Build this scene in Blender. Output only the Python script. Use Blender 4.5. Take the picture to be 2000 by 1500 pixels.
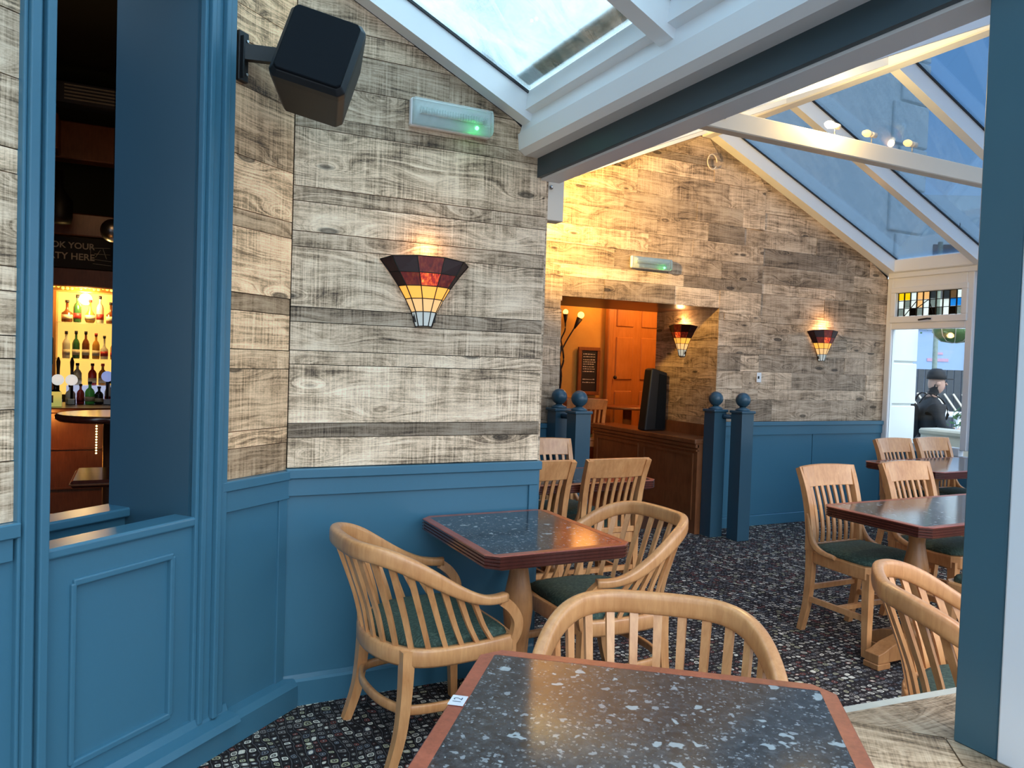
import bpy, math, random
from mathutils import Vector, Matrix
random.seed(7)
for o in list(bpy.data.objects): bpy.data.objects.remove(o)
S = bpy.context.scene
C = S.collection
PI = math.pi
# ------------------------------------------------------------------ camera
cd = bpy.data.cameras.new('camera'); cam = bpy.data.objects.new('camera', cd); C.objects.link(cam)
cd.sensor_width = 36; cd.lens = 36*1486.4/2000; cd.clip_start = .02; cd.clip_end = 300
_r = Vector((.8958, -.4439, .0327)); _b = Vector((-.4442, -.8955, .0294))
_b.normalize(); _r = (_r-_b*_r.dot(_b)).normalized(); _u = _b.cross(_r)
cam.matrix_world = Matrix(((_r.x,_u.x,_b.x,0),(_r.y,_u.y,_b.y,0),(_r.z,_u.z,_b.z,1.45),(0,0,0,1)))
S.camera = cam
# ------------------------------------------------------------------ world and exposure
S.view_settings.view_transform = 'Standard'; S.view_settings.look = 'None'
S.view_settings.gamma = 1; S.view_settings.use_curve_mapping = False
S.view_settings.exposure = 0.0
W = bpy.data.worlds.new('sky'); S.world = W; W.use_nodes = True
nt = W.node_tree; bg = nt.nodes['Background']
tc = nt.nodes.new('ShaderNodeTexCoord'); sx = nt.nodes.new('ShaderNodeSeparateXYZ')
rp = nt.nodes.new('ShaderNodeValToRGB')
rp.color_ramp.elements[0].position = 0.0; rp.color_ramp.elements[0].color = (1.0,.98,.95,1)
rp.color_ramp.elements[1].position = .85; rp.color_ramp.elements[1].color = (.30,.56,1.0,1)
_e = rp.color_ramp.elements.new(.30); _e.color = (.40,.66,1.0,1)
nt.links.new(tc.outputs['Generated'], sx.inputs[0]); nt.links.new(sx.outputs['Z'], rp.inputs[0])
nt.links.new(rp.outputs[0], bg.inputs[0]); bg.inputs[1].default_value = 2.1
def sun(name, rot, e, col, ang):
    l = bpy.data.lights.new(name, 'SUN'); l.energy = e; l.color = col; l.angle = ang
    o = bpy.data.objects.new(name, l); C.objects.link(o); o.rotation_euler = rot
sun('sun', (math.radians(38), math.radians(-14), math.radians(25)), 4.2, (1,.93,.82), 1.2)
def point(name, loc, e, col, r=.03, kind='POINT', rot=None, spot=None):
    l = bpy.data.lights.new(name, kind); l.energy = e; l.color = col
    if kind == 'AREA': l.size = r
    else: l.shadow_soft_size = r
    if spot: l.spot_size = spot; l.spot_blend = .9
    o = bpy.data.objects.new(name, l); C.objects.link(o); o.location = loc
    if rot: o.rotation_euler = rot
    return o
# ------------------------------------------------------------------ materials
def nm(name):
    m = bpy.data.materials.new(name); m.use_nodes = True
    return m, m.node_tree, m.node_tree.nodes, m.node_tree.links, m.node_tree.nodes['Principled BSDF']
def N(nd, t, **k):
    n = nd.new(t)
    for a, b in k.items(): setattr(n, a, b)
    return n
def math_(nd, lk, op, a, b=None, c=None, clamp=False):
    n = nd.new('ShaderNodeMath'); n.operation = op; n.use_clamp = clamp
    for i, v in enumerate((a, b, c)):
        if v is None: continue
        if hasattr(v, 'is_linked'): lk.new(v, n.inputs[i])
        else: n.inputs[i].default_value = v
    return n.outputs[0]
def ramp(nd, lk, fac, stops):
    r = nd.new('ShaderNodeValToRGB'); e = r.color_ramp.elements
    while len(e) < len(stops): e.new(.5)
    for i, (p, c) in enumerate(stops): e[i].position = p; e[i].color = (*c, 1) if len(c) == 3 else c
    lk.new(fac, r.inputs[0]); return r.outputs[0]
def mix(nd, lk, f, a, b, bt='MIX'):
    n = nd.new('ShaderNodeMix'); n.data_type = 'RGBA'; n.blend_type = bt
    for s, v in ((n.inputs[0], f), (n.inputs[6], a), (n.inputs[7], b)):
        if hasattr(v, 'is_linked'): lk.new(v, s)
        else: s.default_value = v if isinstance(v, float) else (*v, 1)
    return n.outputs[2]
def bump(nd, lk, p, h, st, d=.002):
    b = nd.new('ShaderNodeBump'); b.inputs['Strength'].default_value = st; b.inputs['Distance'].default_value = d
    lk.new(h, b.inputs['Height']); lk.new(b.outputs[0], p.inputs['Normal'])
def noise(nd, lk, vec, sc, det=4, ro=.6, dist=0):
    n = nd.new('ShaderNodeTexNoise'); n.inputs['Scale'].default_value = sc; n.inputs['Detail'].default_value = det
    n.inputs['Roughness'].default_value = ro; n.inputs['Distortion'].default_value = dist
    lk.new(vec, n.inputs['Vector']); return n.outputs['Fac']
def mapping(nd, lk, vec, sc, loc=(0,0,0)):
    n = nd.new('ShaderNodeMapping'); n.inputs['Scale'].default_value = sc; n.inputs['Location'].default_value = loc
    lk.new(vec, n.inputs['Vector']); return n.outputs[0]
def objvec(nd, lk, k=40.0):
    t = nd.new('ShaderNodeTexCoord'); oi = nd.new('ShaderNodeObjectInfo')
    c = nd.new('ShaderNodeCombineXYZ'); r = math_(nd, lk, 'MULTIPLY', oi.outputs['Random'], k)
    lk.new(r, c.inputs[0]); r2 = math_(nd, lk, 'MULTIPLY', oi.outputs['Random'], k*1.7); lk.new(r2, c.inputs[2])
    v = nd.new('ShaderNodeVectorMath'); lk.new(t.outputs['Object'], v.inputs[0]); lk.new(c.outputs[0], v.inputs[1])
    return v.outputs[0], oi
def simple(name, col, rough=.5, metal=0, coat=0, nz=0, nsc=30, spec=None):
    m, t, nd, lk, p = nm(name)
    p.inputs['Base Color'].default_value = (*col, 1); p.inputs['Roughness'].default_value = rough
    p.inputs['Metallic'].default_value = metal; p.inputs['Coat Weight'].default_value = coat
    if spec is not None: p.inputs['Specular IOR Level'].default_value = spec
    v, oi = objvec(nd, lk)
    f = noise(nd, lk, v, nsc)
    a = .8 if nz else .94
    c = mix(nd, lk, f, tuple(x*(1-(nz or .05)) for x in col), tuple(min(1, x*(1+(nz or .05))) for x in col))
    lk.new(c, p.inputs['Base Color'])
    return m
def emit(name, col, st):
    m, t, nd, lk, p = nm(name); p.inputs['Base Color'].default_value = (*[c*.6 for c in col], 1)
    p.inputs['Emission Color'].default_value = (*col, 1); p.inputs['Emission Strength'].default_value = st
    return m
def plank_mat():
    m, t, nd, lk, p = nm('weathered_plank'); v, oi = objvec(nd, lk)
    vo = nd.new('ShaderNodeTexVoronoi'); vo.inputs['Scale'].default_value = 1; vo.inputs['Randomness'].default_value = 1
    lk.new(mapping(nd, lk, v, (2.3, 2, 7.5)), vo.inputs['Vector'])
    d = vo.outputs['Distance']; k = math_(nd, lk, 'POWER', math_(nd, lk, 'SUBTRACT', 1.0, d, clamp=True), 5.0)
    sep = nd.new('ShaderNodeSeparateXYZ'); lk.new(v, sep.inputs[0])
    wob = noise(nd, lk, mapping(nd, lk, v, (2.2, 3, 6)), 1, 2)
    z2 = math_(nd, lk, 'ADD', sep.outputs[2], math_(nd, lk, 'MULTIPLY', wob, .075))
    z3 = math_(nd, lk, 'ADD', z2, math_(nd, lk, 'MULTIPLY', k, .20))
    cb = nd.new('ShaderNodeCombineXYZ'); lk.new(math_(nd, lk, 'MULTIPLY', sep.outputs[0], .8), cb.inputs[0]); lk.new(math_(nd, lk, 'MULTIPLY', z3, 74.0), cb.inputs[2])
    g1 = noise(nd, lk, cb.outputs[0], 1, 5, .62)
    fine = noise(nd, lk, mapping(nd, lk, v, (8, 5, 260)), 1, 3, .7)
    saw = noise(nd, lk, mapping(nd, lk, v, (120, 2, 2.6)), 1, 4, .75)
    patch = noise(nd, lk, mapping(nd, lk, v, (2.2, 3, 5)), 1, 3, .55, .6)
    speck = noise(nd, lk, mapping(nd, lk, v, (90, 5, 160)), 1, 2, .7)
    g1c = math_(nd, lk, 'MULTIPLY_ADD', g1, 3.0, -1.05, clamp=True)
    dk = noise(nd, lk, mapping(nd, lk, v, (3.3, 3, 8)), 1, 5, .7, 1.0)
    s = math_(nd, lk, 'MULTIPLY', g1c, .55)
    s = math_(nd, lk, 'ADD', s, math_(nd, lk, 'MULTIPLY_ADD', fine, .9, -.32))
    msk = math_(nd, lk, 'MULTIPLY_ADD', noise(nd, lk, mapping(nd, lk, v, (4, 3, 5), (7, 0, 3)), 1, 3), 3.2, -1.1, clamp=True)
    sawb = noise(nd, lk, mapping(nd, lk, v, (30, 2, 1.2)), 1, 3, .6)
    s = math_(nd, lk, 'ADD', s, math_(nd, lk, 'MULTIPLY', math_(nd, lk, 'MULTIPLY_ADD', saw, 1.9, -.95), msk))
    s = math_(nd, lk, 'ADD', s, math_(nd, lk, 'MULTIPLY_ADD', sawb, .5, -.25))
    s = math_(nd, lk, 'ADD', s, math_(nd, lk, 'MULTIPLY_ADD', patch, .8, -.40))
    s = math_(nd, lk, 'ADD', s, math_(nd, lk, 'MULTIPLY_ADD', dk, 1.3, -.65))
    s = math_(nd, lk, 'ADD', s, math_(nd, lk, 'MULTIPLY_ADD', speck, .5, -.25))
    s = math_(nd, lk, 'ADD', s, .23)
    kn = ramp(nd, lk, d, [(.0, (0,0,0)), (.05, (.25,.25,.25)), (.085, (.05,.05,.05)), (.13, (1,1,1))])
    col = ramp(nd, lk, s, [(.0, (.050,.034,.024)), (.2, (.155,.106,.070)), (.42, (.41,.295,.195)), (.66, (.70,.52,.370)), (1, (.95,.76,.57))])
    col = mix(nd, lk, .85, col, kn, 'MULTIPLY')
    col = mix(nd, lk, 1.0, col, oi.outputs['Color'], 'MULTIPLY')
    lk.new(col, p.inputs['Base Color']); p.inputs['Roughness'].default_value = .5; p.inputs['Specular IOR Level'].default_value = .3
    bump(nd, lk, p, s, .35, .002)
    return m
def wood_mat(name, dark, light, rough=.35, sc=1.0, coat=.3, cont=1.0):
    m, t, nd, lk, p = nm(name); v, oi = objvec(nd, lk)
    a = noise(nd, lk, mapping(nd, lk, v, (6*sc, 6*sc, 6*sc)), 1, 3, .5, .4)
    f = noise(nd, lk, mapping(nd, lk, v, (60*sc, 60*sc, 9*sc)), 1, 4, .65, .3)
    s = math_(nd, lk, 'ADD', math_(nd, lk, 'MULTIPLY', a, .5), math_(nd, lk, 'MULTIPLY', f, .5*cont))
    c = ramp(nd, lk, s, [(.25, dark), (.72, light)])
    lk.new(c, p.inputs['Base Color']); p.inputs['Roughness'].default_value = rough; p.inputs['Coat Weight'].default_value = coat
    p.inputs['Coat Roughness'].default_value = .25
    bump(nd, lk, p, f, .08, .001)
    return m
def granite_mat():
    m, t, nd, lk, p = nm('speckled_laminate'); v, oi = objvec(nd, lk)
    def fl(sc, th, w=.05, dst=.4):
        nn = noise(nd, lk, v, 18, 2)
        vv = nd.new('ShaderNodeVectorMath'); vv.operation = 'MULTIPLY_ADD'
        nx = nd.new('ShaderNodeTexNoise'); nx.inputs['Scale'].default_value = sc*1.3; nx.inputs['Detail'].default_value = 2
        lk.new(v, nx.inputs['Vector']); lk.new(nx.outputs['Color'], vv.inputs[0]); vv.inputs[1].default_value = (dst*3/sc,)*3; lk.new(v, vv.inputs[2])
        o = nd.new('ShaderNodeTexVoronoi'); o.inputs['Scale'].default_value = sc
        lk.new(vv.outputs[0], o.inputs['Vector'])
        rs = nd.new('ShaderNodeSeparateColor'); lk.new(o.outputs['Color'], rs.inputs[0])
        size = math_(nd, lk, 'MULTIPLY', math_(nd, lk, 'POWER', rs.outputs[0], 3.0), th)
        return math_(nd, lk, 'MULTIPLY', math_(nd, lk, 'SUBTRACT', size, o.outputs['Distance'], clamp=True), 1/w, clamp=True)
    big = fl(24, .36); med = fl(55, .46); sm = fl(130, .6)
    base = ramp(nd, lk, noise(nd, lk, v, 45, 4, .7), [(.35, (.018,.02,.023)), (.6, (.05,.056,.063)), (.75, (.10,.11,.12))])
    c = mix(nd, lk, math_(nd, lk, 'MULTIPLY', sm, .45), base, (.26,.29,.31))
    c = mix(nd, lk, math_(nd, lk, 'MULTIPLY', med, .6), c, (.33,.37,.40))
    c = mix(nd, lk, math_(nd, lk, 'MULTIPLY', big, .8), c, (.36,.42,.44))
    lk.new(c, p.inputs['Base Color']); p.inputs['Roughness'].default_value = .12
    return m
def carpet_mat():
    m, t, nd, lk, p = nm('patterned_carpet'); tcn = nd.new('ShaderNodeTexCoord')
    nx = nd.new('ShaderNodeTexNoise'); nx.inputs['Scale'].default_value = 9; lk.new(tcn.outputs['Object'], nx.inputs['Vector'])
    vm = nd.new('ShaderNodeVectorMath'); vm.operation = 'MULTIPLY_ADD'; lk.new(nx.outputs['Color'], vm.inputs[0]); vm.inputs[1].default_value = (.06,.06,0); lk.new(tcn.outputs['Object'], vm.inputs[2])
    sc = mapping(nd, lk, vm.outputs[0], (31, 31, 0.0)); 
    fl = nd.new('ShaderNodeVectorMath'); fl.operation = 'FLOOR'; lk.new(sc, fl.inputs[0])
    fr = nd.new('ShaderNodeVectorMath'); fr.operation = 'FRACTION'; lk.new(sc, fr.inputs[0])
    wn = nd.new('ShaderNodeTexWhiteNoise'); wn.noise_dimensions = '2D'; lk.new(fl.outputs[0], wn.inputs['Vector'])
    rc = nd.new('ShaderNodeSeparateColor'); lk.new(wn.outputs['Color'], rc.inputs[0])
    s = nd.new('ShaderNodeSeparateXYZ'); lk.new(fr.outputs[0], s.inputs[0])
    ax = math_(nd, lk, 'ABSOLUTE', math_(nd, lk, 'SUBTRACT', s.outputs[0], .5)); ay = math_(nd, lk, 'ABSOLUTE', math_(nd, lk, 'SUBTRACT', s.outputs[1], .5))
    p4 = math_(nd, lk, 'POWER', math_(nd, lk, 'ADD', math_(nd, lk, 'POWER', ax, 3.5), math_(nd, lk, 'POWER', ay, 3.5)), 1/3.5)
    r1 = math_(nd, lk, 'MULTIPLY_ADD', rc.outputs[0], .14, .2)
    ring = math_(nd, lk, 'SUBTRACT', 1.0, math_(nd, lk, 'MULTIPLY', math_(nd, lk, 'ABSOLUTE', math_(nd, lk, 'SUBTRACT', p4, r1)), 11.0), clamp=True)
    ring = math_(nd, lk, 'GREATER_THAN', ring, .25)
    line = math_(nd, lk, 'GREATER_THAN', ax, .465)
    dot = math_(nd, lk, 'LESS_THAN', p4, .07)
    fillm = math_(nd, lk, 'LESS_THAN', p4, r1)
    colr = ramp(nd, lk, rc.outputs[1], [(0, (.20,.07,.06)), (.14, (.12,.13,.15)), (.34, (.60,.56,.47)), (.5, (.20,.18,.17)), (.78, (.72,.68,.58)), (.9, (.42,.40,.26))])
    for e in colr.node.color_ramp.elements: pass
    colr.node.color_ramp.interpolation = 'CONSTANT'
    big = math_(nd, lk, 'GREATER_THAN', rc.outputs[2], .35)
    base = mix(nd, lk, noise(nd, lk, tcn.outputs['Object'], 3), (.014,.012,.013), (.026,.021,.021))
    c = mix(nd, lk, math_(nd, lk, 'MULTIPLY', fillm, .18), base, colr)
    c = mix(nd, lk, math_(nd, lk, 'MULTIPLY', fillm, math_(nd, lk, 'GREATER_THAN', rc.outputs[2], .93)), c, (.7,.66,.55))
    c = mix(nd, lk, math_(nd, lk, 'MULTIPLY', ring, big), c, colr)
    c = mix(nd, lk, math_(nd, lk, 'MULTIPLY', line, .35), c, (.24,.24,.25))
    c = mix(nd, lk, dot, c, (.5,.5,.47))
    lk.new(c, p.inputs['Base Color']); p.inputs['Roughness'].default_value = .95; p.inputs['Specular IOR Level'].default_value = .1
    bump(nd, lk, p, noise(nd, lk, tcn.outputs['Object'], 600, 2), .5, .003)
    return m
def glass_mat(name, tint, gloss=.06, dirt=0, dirtcol=(.75,.9,.92)):
    m, t, nd, lk, p = nm(name); nd.remove(p); out = nd['Material Output']
    tr = nd.new('ShaderNodeBsdfTransparent'); tr.inputs[0].default_value = (*tint, 1)
    gl = nd.new('ShaderNodeBsdfGlossy'); gl.inputs['Roughness'].default_value = .02; gl.inputs['Color'].default_value = (1,1,1,1)
    fz = nd.new('ShaderNodeFresnel'); fz.inputs[0].default_value = 1.45
    mx = nd.new('ShaderNodeMixShader'); lk.new(math_(nd, lk, 'MULTIPLY', fz.outputs[0], gloss*10, clamp=True), mx.inputs[0]); lk.new(tr.outputs[0], mx.inputs[1]); lk.new(gl.outputs[0], mx.inputs[2])
    last = mx.outputs[0]
    if dirt:
        v, oi = objvec(nd, lk, 3)
        f = noise(nd, lk, v, 3.2, 6, .7, 1.2)
        tl = nd.new('ShaderNodeBsdfTranslucent'); tl.inputs[0].default_value = (*dirtcol, 1)
        m2 = nd.new('ShaderNodeMixShader')
        lk.new(math_(nd, lk, 'MULTIPLY_ADD', f, dirt*3, -dirt*.7, clamp=True), m2.inputs[0])
        lk.new(last, m2.inputs[1]); lk.new(tl.outputs[0], m2.inputs[2]); last = m2.outputs[0]
    lk.new(last, out.inputs[0]); return m
def paint(name, col, rough, sp=.5, nz=.04):
    m, t, nd, lk, p = nm(name); v, oi = objvec(nd, lk)
    f = noise(nd, lk, v, 2.2, 3); c = mix(nd, lk, f, tuple(x*(1-nz) for x in col), tuple(min(1, x*(1+nz)) for x in col))
    lk.new(c, p.inputs['Base Color']); p.inputs['Roughness'].default_value = rough; p.inputs['Specular IOR Level'].default_value = sp
    bump(nd, lk, p, noise(nd, lk, mapping(nd, lk, v, (60, 60, 220)), 1, 2), .05, .001)
    return m
def fabric_mat():
    m, t, nd, lk, p = nm('green_fabric'); v, oi = objvec(nd, lk)
    f = noise(nd, lk, mapping(nd, lk, v, (75, 230, 75)), 1, 3, .7)
    c = ramp(nd, lk, f, [(.35, (.018,.038,.030)), (.55, (.045,.09,.07)), (.75, (.14,.20,.15))])
    lk.new(c, p.inputs['Base Color']); p.inputs['Roughness'].default_value = .8; bump(nd, lk, p, f, .6, .002)
    return m
def stucco(name, c1, c2, sc=3, rough=.8):
    m, t, nd, lk, p = nm(name); v, oi = objvec(nd, lk)
    c = mix(nd, lk, noise(nd, lk, v, sc, 5, .7), c1, c2); lk.new(c, p.inputs['Base Color']); p.inputs['Roughness'].default_value = rough
    bump(nd, lk, p, noise(nd, lk, v, 80, 3), .15, .003); return m
M = dict(
 backing=simple('dark_backing', (.012,.010,.009), .9),
 plank=plank_mat(), blue=paint('blue_paint', (.050,.160,.240), .30), bluecol=paint('column_paint', (.050,.125,.165), .35), blueshade=paint('shaded_blue_paint', (.034,.088,.128), .28), bluedk=paint('dark_blue_paint', (.030,.075,.115), .35),  # the reveal's blue is a darker copy, its shade put into the colour
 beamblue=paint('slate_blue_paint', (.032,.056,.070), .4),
 oak=wood_mat('oak', (.46,.175,.055), (.84,.44,.185), .3, 1, .35, .9),
 oakold=wood_mat('worn_oak', (.26,.105,.036), (.52,.25,.095), .35, 1, .3),
 mahog=wood_mat('mahogany', (.045,.010,.007), (.11,.026,.016), .16, 1, .8),
 trimwood=wood_mat('worn_mahogany', (.14,.028,.015), (.42,.105,.058), .35, 1.5, .3),
 darkwood=wood_mat('dark_wood', (.035,.012,.006), (.10,.035,.015), .35),
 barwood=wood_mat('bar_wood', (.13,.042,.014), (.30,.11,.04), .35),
 doorwood=wood_mat('door_wood', (.42,.16,.03), (.62,.27,.07), .4, .6, .2),
 stepwood=wood_mat('grey_timber', (.17,.13,.09), (.50,.41,.29), .55, .7, 0, 1.3),
 granite=granite_mat(), carpet=carpet_mat(), fabric=fabric_mat(),
 white=paint('white_plastic', (.82,.84,.86), .3, .5, .02), cream=paint('cream_paint', (.78,.68,.55), .4),
 black=simple('black_plastic', (.007,.008,.010), .5, nz=.2), grille=simple('grille', (.005,.007,.010), .8, nz=.3, nsc=300, spec=.15),
 steel=simple('steel', (.5,.5,.5), .3, 1), iron=simple('iron', (.02,.016,.014), .5, .3),
 glass=glass_mat('clear_glass', (.93,.97,.98), .05), roofglass=glass_mat('roof_glass', (.80,.93,.95), .06, .55, (.78,.93,.95)),
 tintglass=glass_mat('tinted_roof_glass', (.42,.52,.61), .05), lens=glass_mat('clear_cover', (.90,.95,.94), .10, .22, (.95,.98,.97)),
 render=stucco('white_render', (.72,.76,.74), (.86,.88,.85), 1.2), cream2=stucco('cream_render', (.80,.74,.60), (.88,.82,.70), 1),
 ochre=stucco('ochre_wall', (.50,.26,.04), (.70,.42,.09), 4), stone=stucco('stone', (.42,.40,.33), (.62,.60,.50), 9),
 road=stucco('paving', (.22,.22,.23), (.33,.33,.33), 6), slate=stucco('slate', (.05,.06,.08), (.12,.13,.16), 6),
 chalk=simple('chalk', (.62,.60,.50), .9, nz=.2), board=simple('blackboard', (.010,.011,.012), .6, nz=.3),
 skin=simple('skin', (.55,.33,.25), .5), jacket=simple('jacket', (.008,.009,.012), .7, nz=.3), denim=simple('denim', (.02,.025,.05), .8),
 leaf=simple('leaf', (.05,.13,.03), .6, nz=.5), lead=simple('lead', (.02,.018,.015), .4, .6),
 algae=stucco('algae', (.08,.12,.10), (.35,.42,.38), 40), gasket=simple('rubber', (.008,.01,.014), .4),
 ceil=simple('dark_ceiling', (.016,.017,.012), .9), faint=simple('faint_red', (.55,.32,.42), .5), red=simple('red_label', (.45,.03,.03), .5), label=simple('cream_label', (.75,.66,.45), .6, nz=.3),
 fence=simple('grey_fence', (.06,.07,.08), .7, nz=.2), shop=paint('shop_blue', (.30,.42,.62), .4),
 sticker=simple('white_sticker', (.62,.66,.72), .4, nz=.15), ledg=emit('green_led', (.05,1,.15), 14),
)
# ------------------------------------------------------------------ mesh helpers
class MB:
    def __init__(s): s.v = []; s.f = []; s.sm = []
    def add(s, vs, fs, smooth=False):
        k = len(s.v); s.v += [tuple(v) for v in vs]; s.f += [tuple(i+k for i in f) for f in fs]; s.sm += [smooth]*len(fs); return s
    def box(s, x0, x1, y0, y1, z0, z1, b=0):
        if x1 < x0: x0, x1 = x1, x0
        if y1 < y0: y0, y1 = y1, y0
        if z1 < z0: z0, z1 = z1, z0
        if not b:
            return s.add([(x0,y0,z0),(x1,y0,z0),(x1,y1,z0),(x0,y1,z0),(x0,y0,z1),(x1,y0,z1),(x1,y1,z1),(x0,y1,z1)],
                [(0,3,2,1),(4,5,6,7),(0,1,5,4),(1,2,6,5),(2,3,7,6),(3,0,4,7)])
        b = min(b, (x1-x0)*.45, (y1-y0)*.45, (z1-z0)*.45)
        L = []
        for z, i in ((z0, b), (z0+b, 0), (z1-b, 0), (z1, b)):
            L.append([(x0+i, y0+b, z), (x0+b, y0+i, z), (x1-b, y0+i, z), (x1-i, y0+b, z), (x1-i, y1-b, z), (x1-b, y1-i, z), (x0+b, y1-i, z), (x0+i, y1-b, z)])
        return s.loft(L)
    def loft(s, L, closed=True, cap=True, smooth=False, loop=False):
        n = len(L[0]); vs = [p for l in L for p in l]; fs = []
        m = len(L); rng = m if loop else m-1
        for i in range(rng):
            a = i*n; b = ((i+1) % m)*n
            for j in range(n if closed else n-1):
                k = (j+1) % n; fs.append((a+j, a+k, b+k, b+j))
        s.add(vs, fs, smooth)
        if cap and not loop:
            k = len(s.v)-len(vs)
            s.f += [tuple(k+j for j in reversed(range(n))), tuple(k+(m-1)*n+j for j in range(n))]; s.sm += [False, False]
        return s
    def prism(s, poly, axis, a, b):
        def P(p, t): return {'x': (t, p[0], p[1]), 'y': (p[0], t, p[1]), 'z': (p[0], p[1], t)}[axis]
        return s.loft([[P(p, a) for p in poly], [P(p, b) for p in poly]])
    def lathe(s, prof, c=(0,0,0), n=20, axis='z'):
        L = []
        for r, h in prof:
            ring = []
            for i in range(n):
                a = 2*PI*i/n; x, y = r*math.cos(a), r*math.sin(a)
                ring.append({'z': (c[0]+x, c[1]+y, c[2]+h), 'x': (c[0]+h, c[1]+x, c[2]+y), 'y': (c[0]+x, c[1]+h, c[2]+y)}[axis])
            L.append(ring)
        return s.loft(L, smooth=True)
    def sweep(s, path, w, h, n=8, up=(0,0,1), smooth=True, square=False, loop=False, p=2.6):
        path = [Vector(q) for q in path]; L = []; m = len(path); up = Vector(up)
        for i, q in enumerate(path):
            t = (path[(i+1) % m]-path[i-1]) if loop else (path[min(i+1, m-1)]-path[max(i-1, 0)])
            t.normalize(); sd = t.cross(up)
            if sd.length < 1e-4: sd = Vector((1, 0, 0))
            sd.normalize(); u = sd.cross(t).normalized()
            ww = (w(i/(m-1)) if callable(w) else w)/2; hh = (h(i/(m-1)) if callable(h) else h)/2
            ring = []
            for k in range(n):
                a = 2*PI*(k+.5)/n; c, e = math.cos(a), math.sin(a)
                if square: c = math.copysign(1, c); e = math.copysign(1, e)
                else: c = math.copysign(abs(c)**(2/p), c); e = math.copysign(abs(e)**(2/p), e)
                ring.append(q+sd*ww*c+u*hh*e)
            L.append(ring)
        return s.loft(L, smooth=smooth and not square, loop=loop)
    def tube(s, path, r, n=8): return s.sweep(path, (lambda t: 2*r(t)) if callable(r) else 2*r, (lambda t: 2*r(t)) if callable(r) else 2*r, n, p=2)
    def ball(s, c, r, n=16):
        return s.lathe([(max(1e-4, r*math.sin(PI*i/n)), -r*math.cos(PI*i/n)) for i in range(n+1)], c, n+4)
    def mesh(s, name):
        me = bpy.data.meshes.new(name); me.from_pydata(s.v, [], s.f); me.update()
        me.polygons.foreach_set('use_smooth', s.sm)
        return me
def bez(pts, n=6):
    P = [Vector(p) for p in pts]; out = []
    for i in range(len(P)-1):
        a = P[max(i-1, 0)]; b = P[i]; c = P[i+1]; d = P[min(i+2, len(P)-1)]
        for k in range(n):
            t = k/n; out.append(.5*((2*b)+(c-a)*t+(2*a-5*b+4*c-d)*t*t+(3*b-a-3*c+d)*t**3))
    out.append(P[-1]); return out
def tag(o, label=None, cat=None, group=None, kind=None):
    if label: o['label'] = label
    if cat: o['category'] = cat
    if group: o['group'] = group
    if kind: o['kind'] = kind
    return o
def obj(name, mb, mat, parent=None, loc=None, rotz=None, col=None):
    me = mb.mesh(name) if isinstance(mb, MB) else mb
    if mat and not me.materials: me.materials.append(M[mat] if isinstance(mat, str) else mat)
    o = bpy.data.objects.new(name, me); C.objects.link(o); o.parent = parent
    if loc: o.location = loc
    if rotz is not None: o.rotation_euler = (0, 0, rotz)
    if col: o.color = col
    return o
def empty(name, loc=(0,0,0), rz=0, **k):
    o = bpy.data.objects.new(name, None); C.objects.link(o); o.location = loc; o.rotation_euler = (0,0,rz); o.empty_display_size = .1
    return tag(o, **k)
def copy_tree(o, parent=None):
    c = o.copy(); C.objects.link(c); c.parent = parent
    for ch in list(o.children): copy_tree(ch, c)
    return c
def struct(name, mb, mat, label, cat, **k):
    o = obj(name, mb, mat, **k); return tag(o, label, cat, kind='structure')
def smooth_bevel(o, w=.003, seg=2):
    b = o.modifiers.new('bevel', 'BEVEL'); b.width = w; b.segments = seg; b.limit_method = 'ANGLE'; b.angle_limit = .6; return o
rnd = random.uniform
# =================================================================== STRUCTURE
YW, Y2, XR = 3.174, 5.30, 6.90
A0 = math.atan2(-.643, -.766)                     # direction of the left wall going away from the corner
C0 = (.558, YW)
# floor
f = struct('floor', MB().box(-3.0, .62, -2.2, 3.45, -.05, 0).box(.62, XR, -2.2, 5.5, -.05, 0), 'carpet', 'dark carpet with small cream and red squares under the tables', 'carpet')
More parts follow.
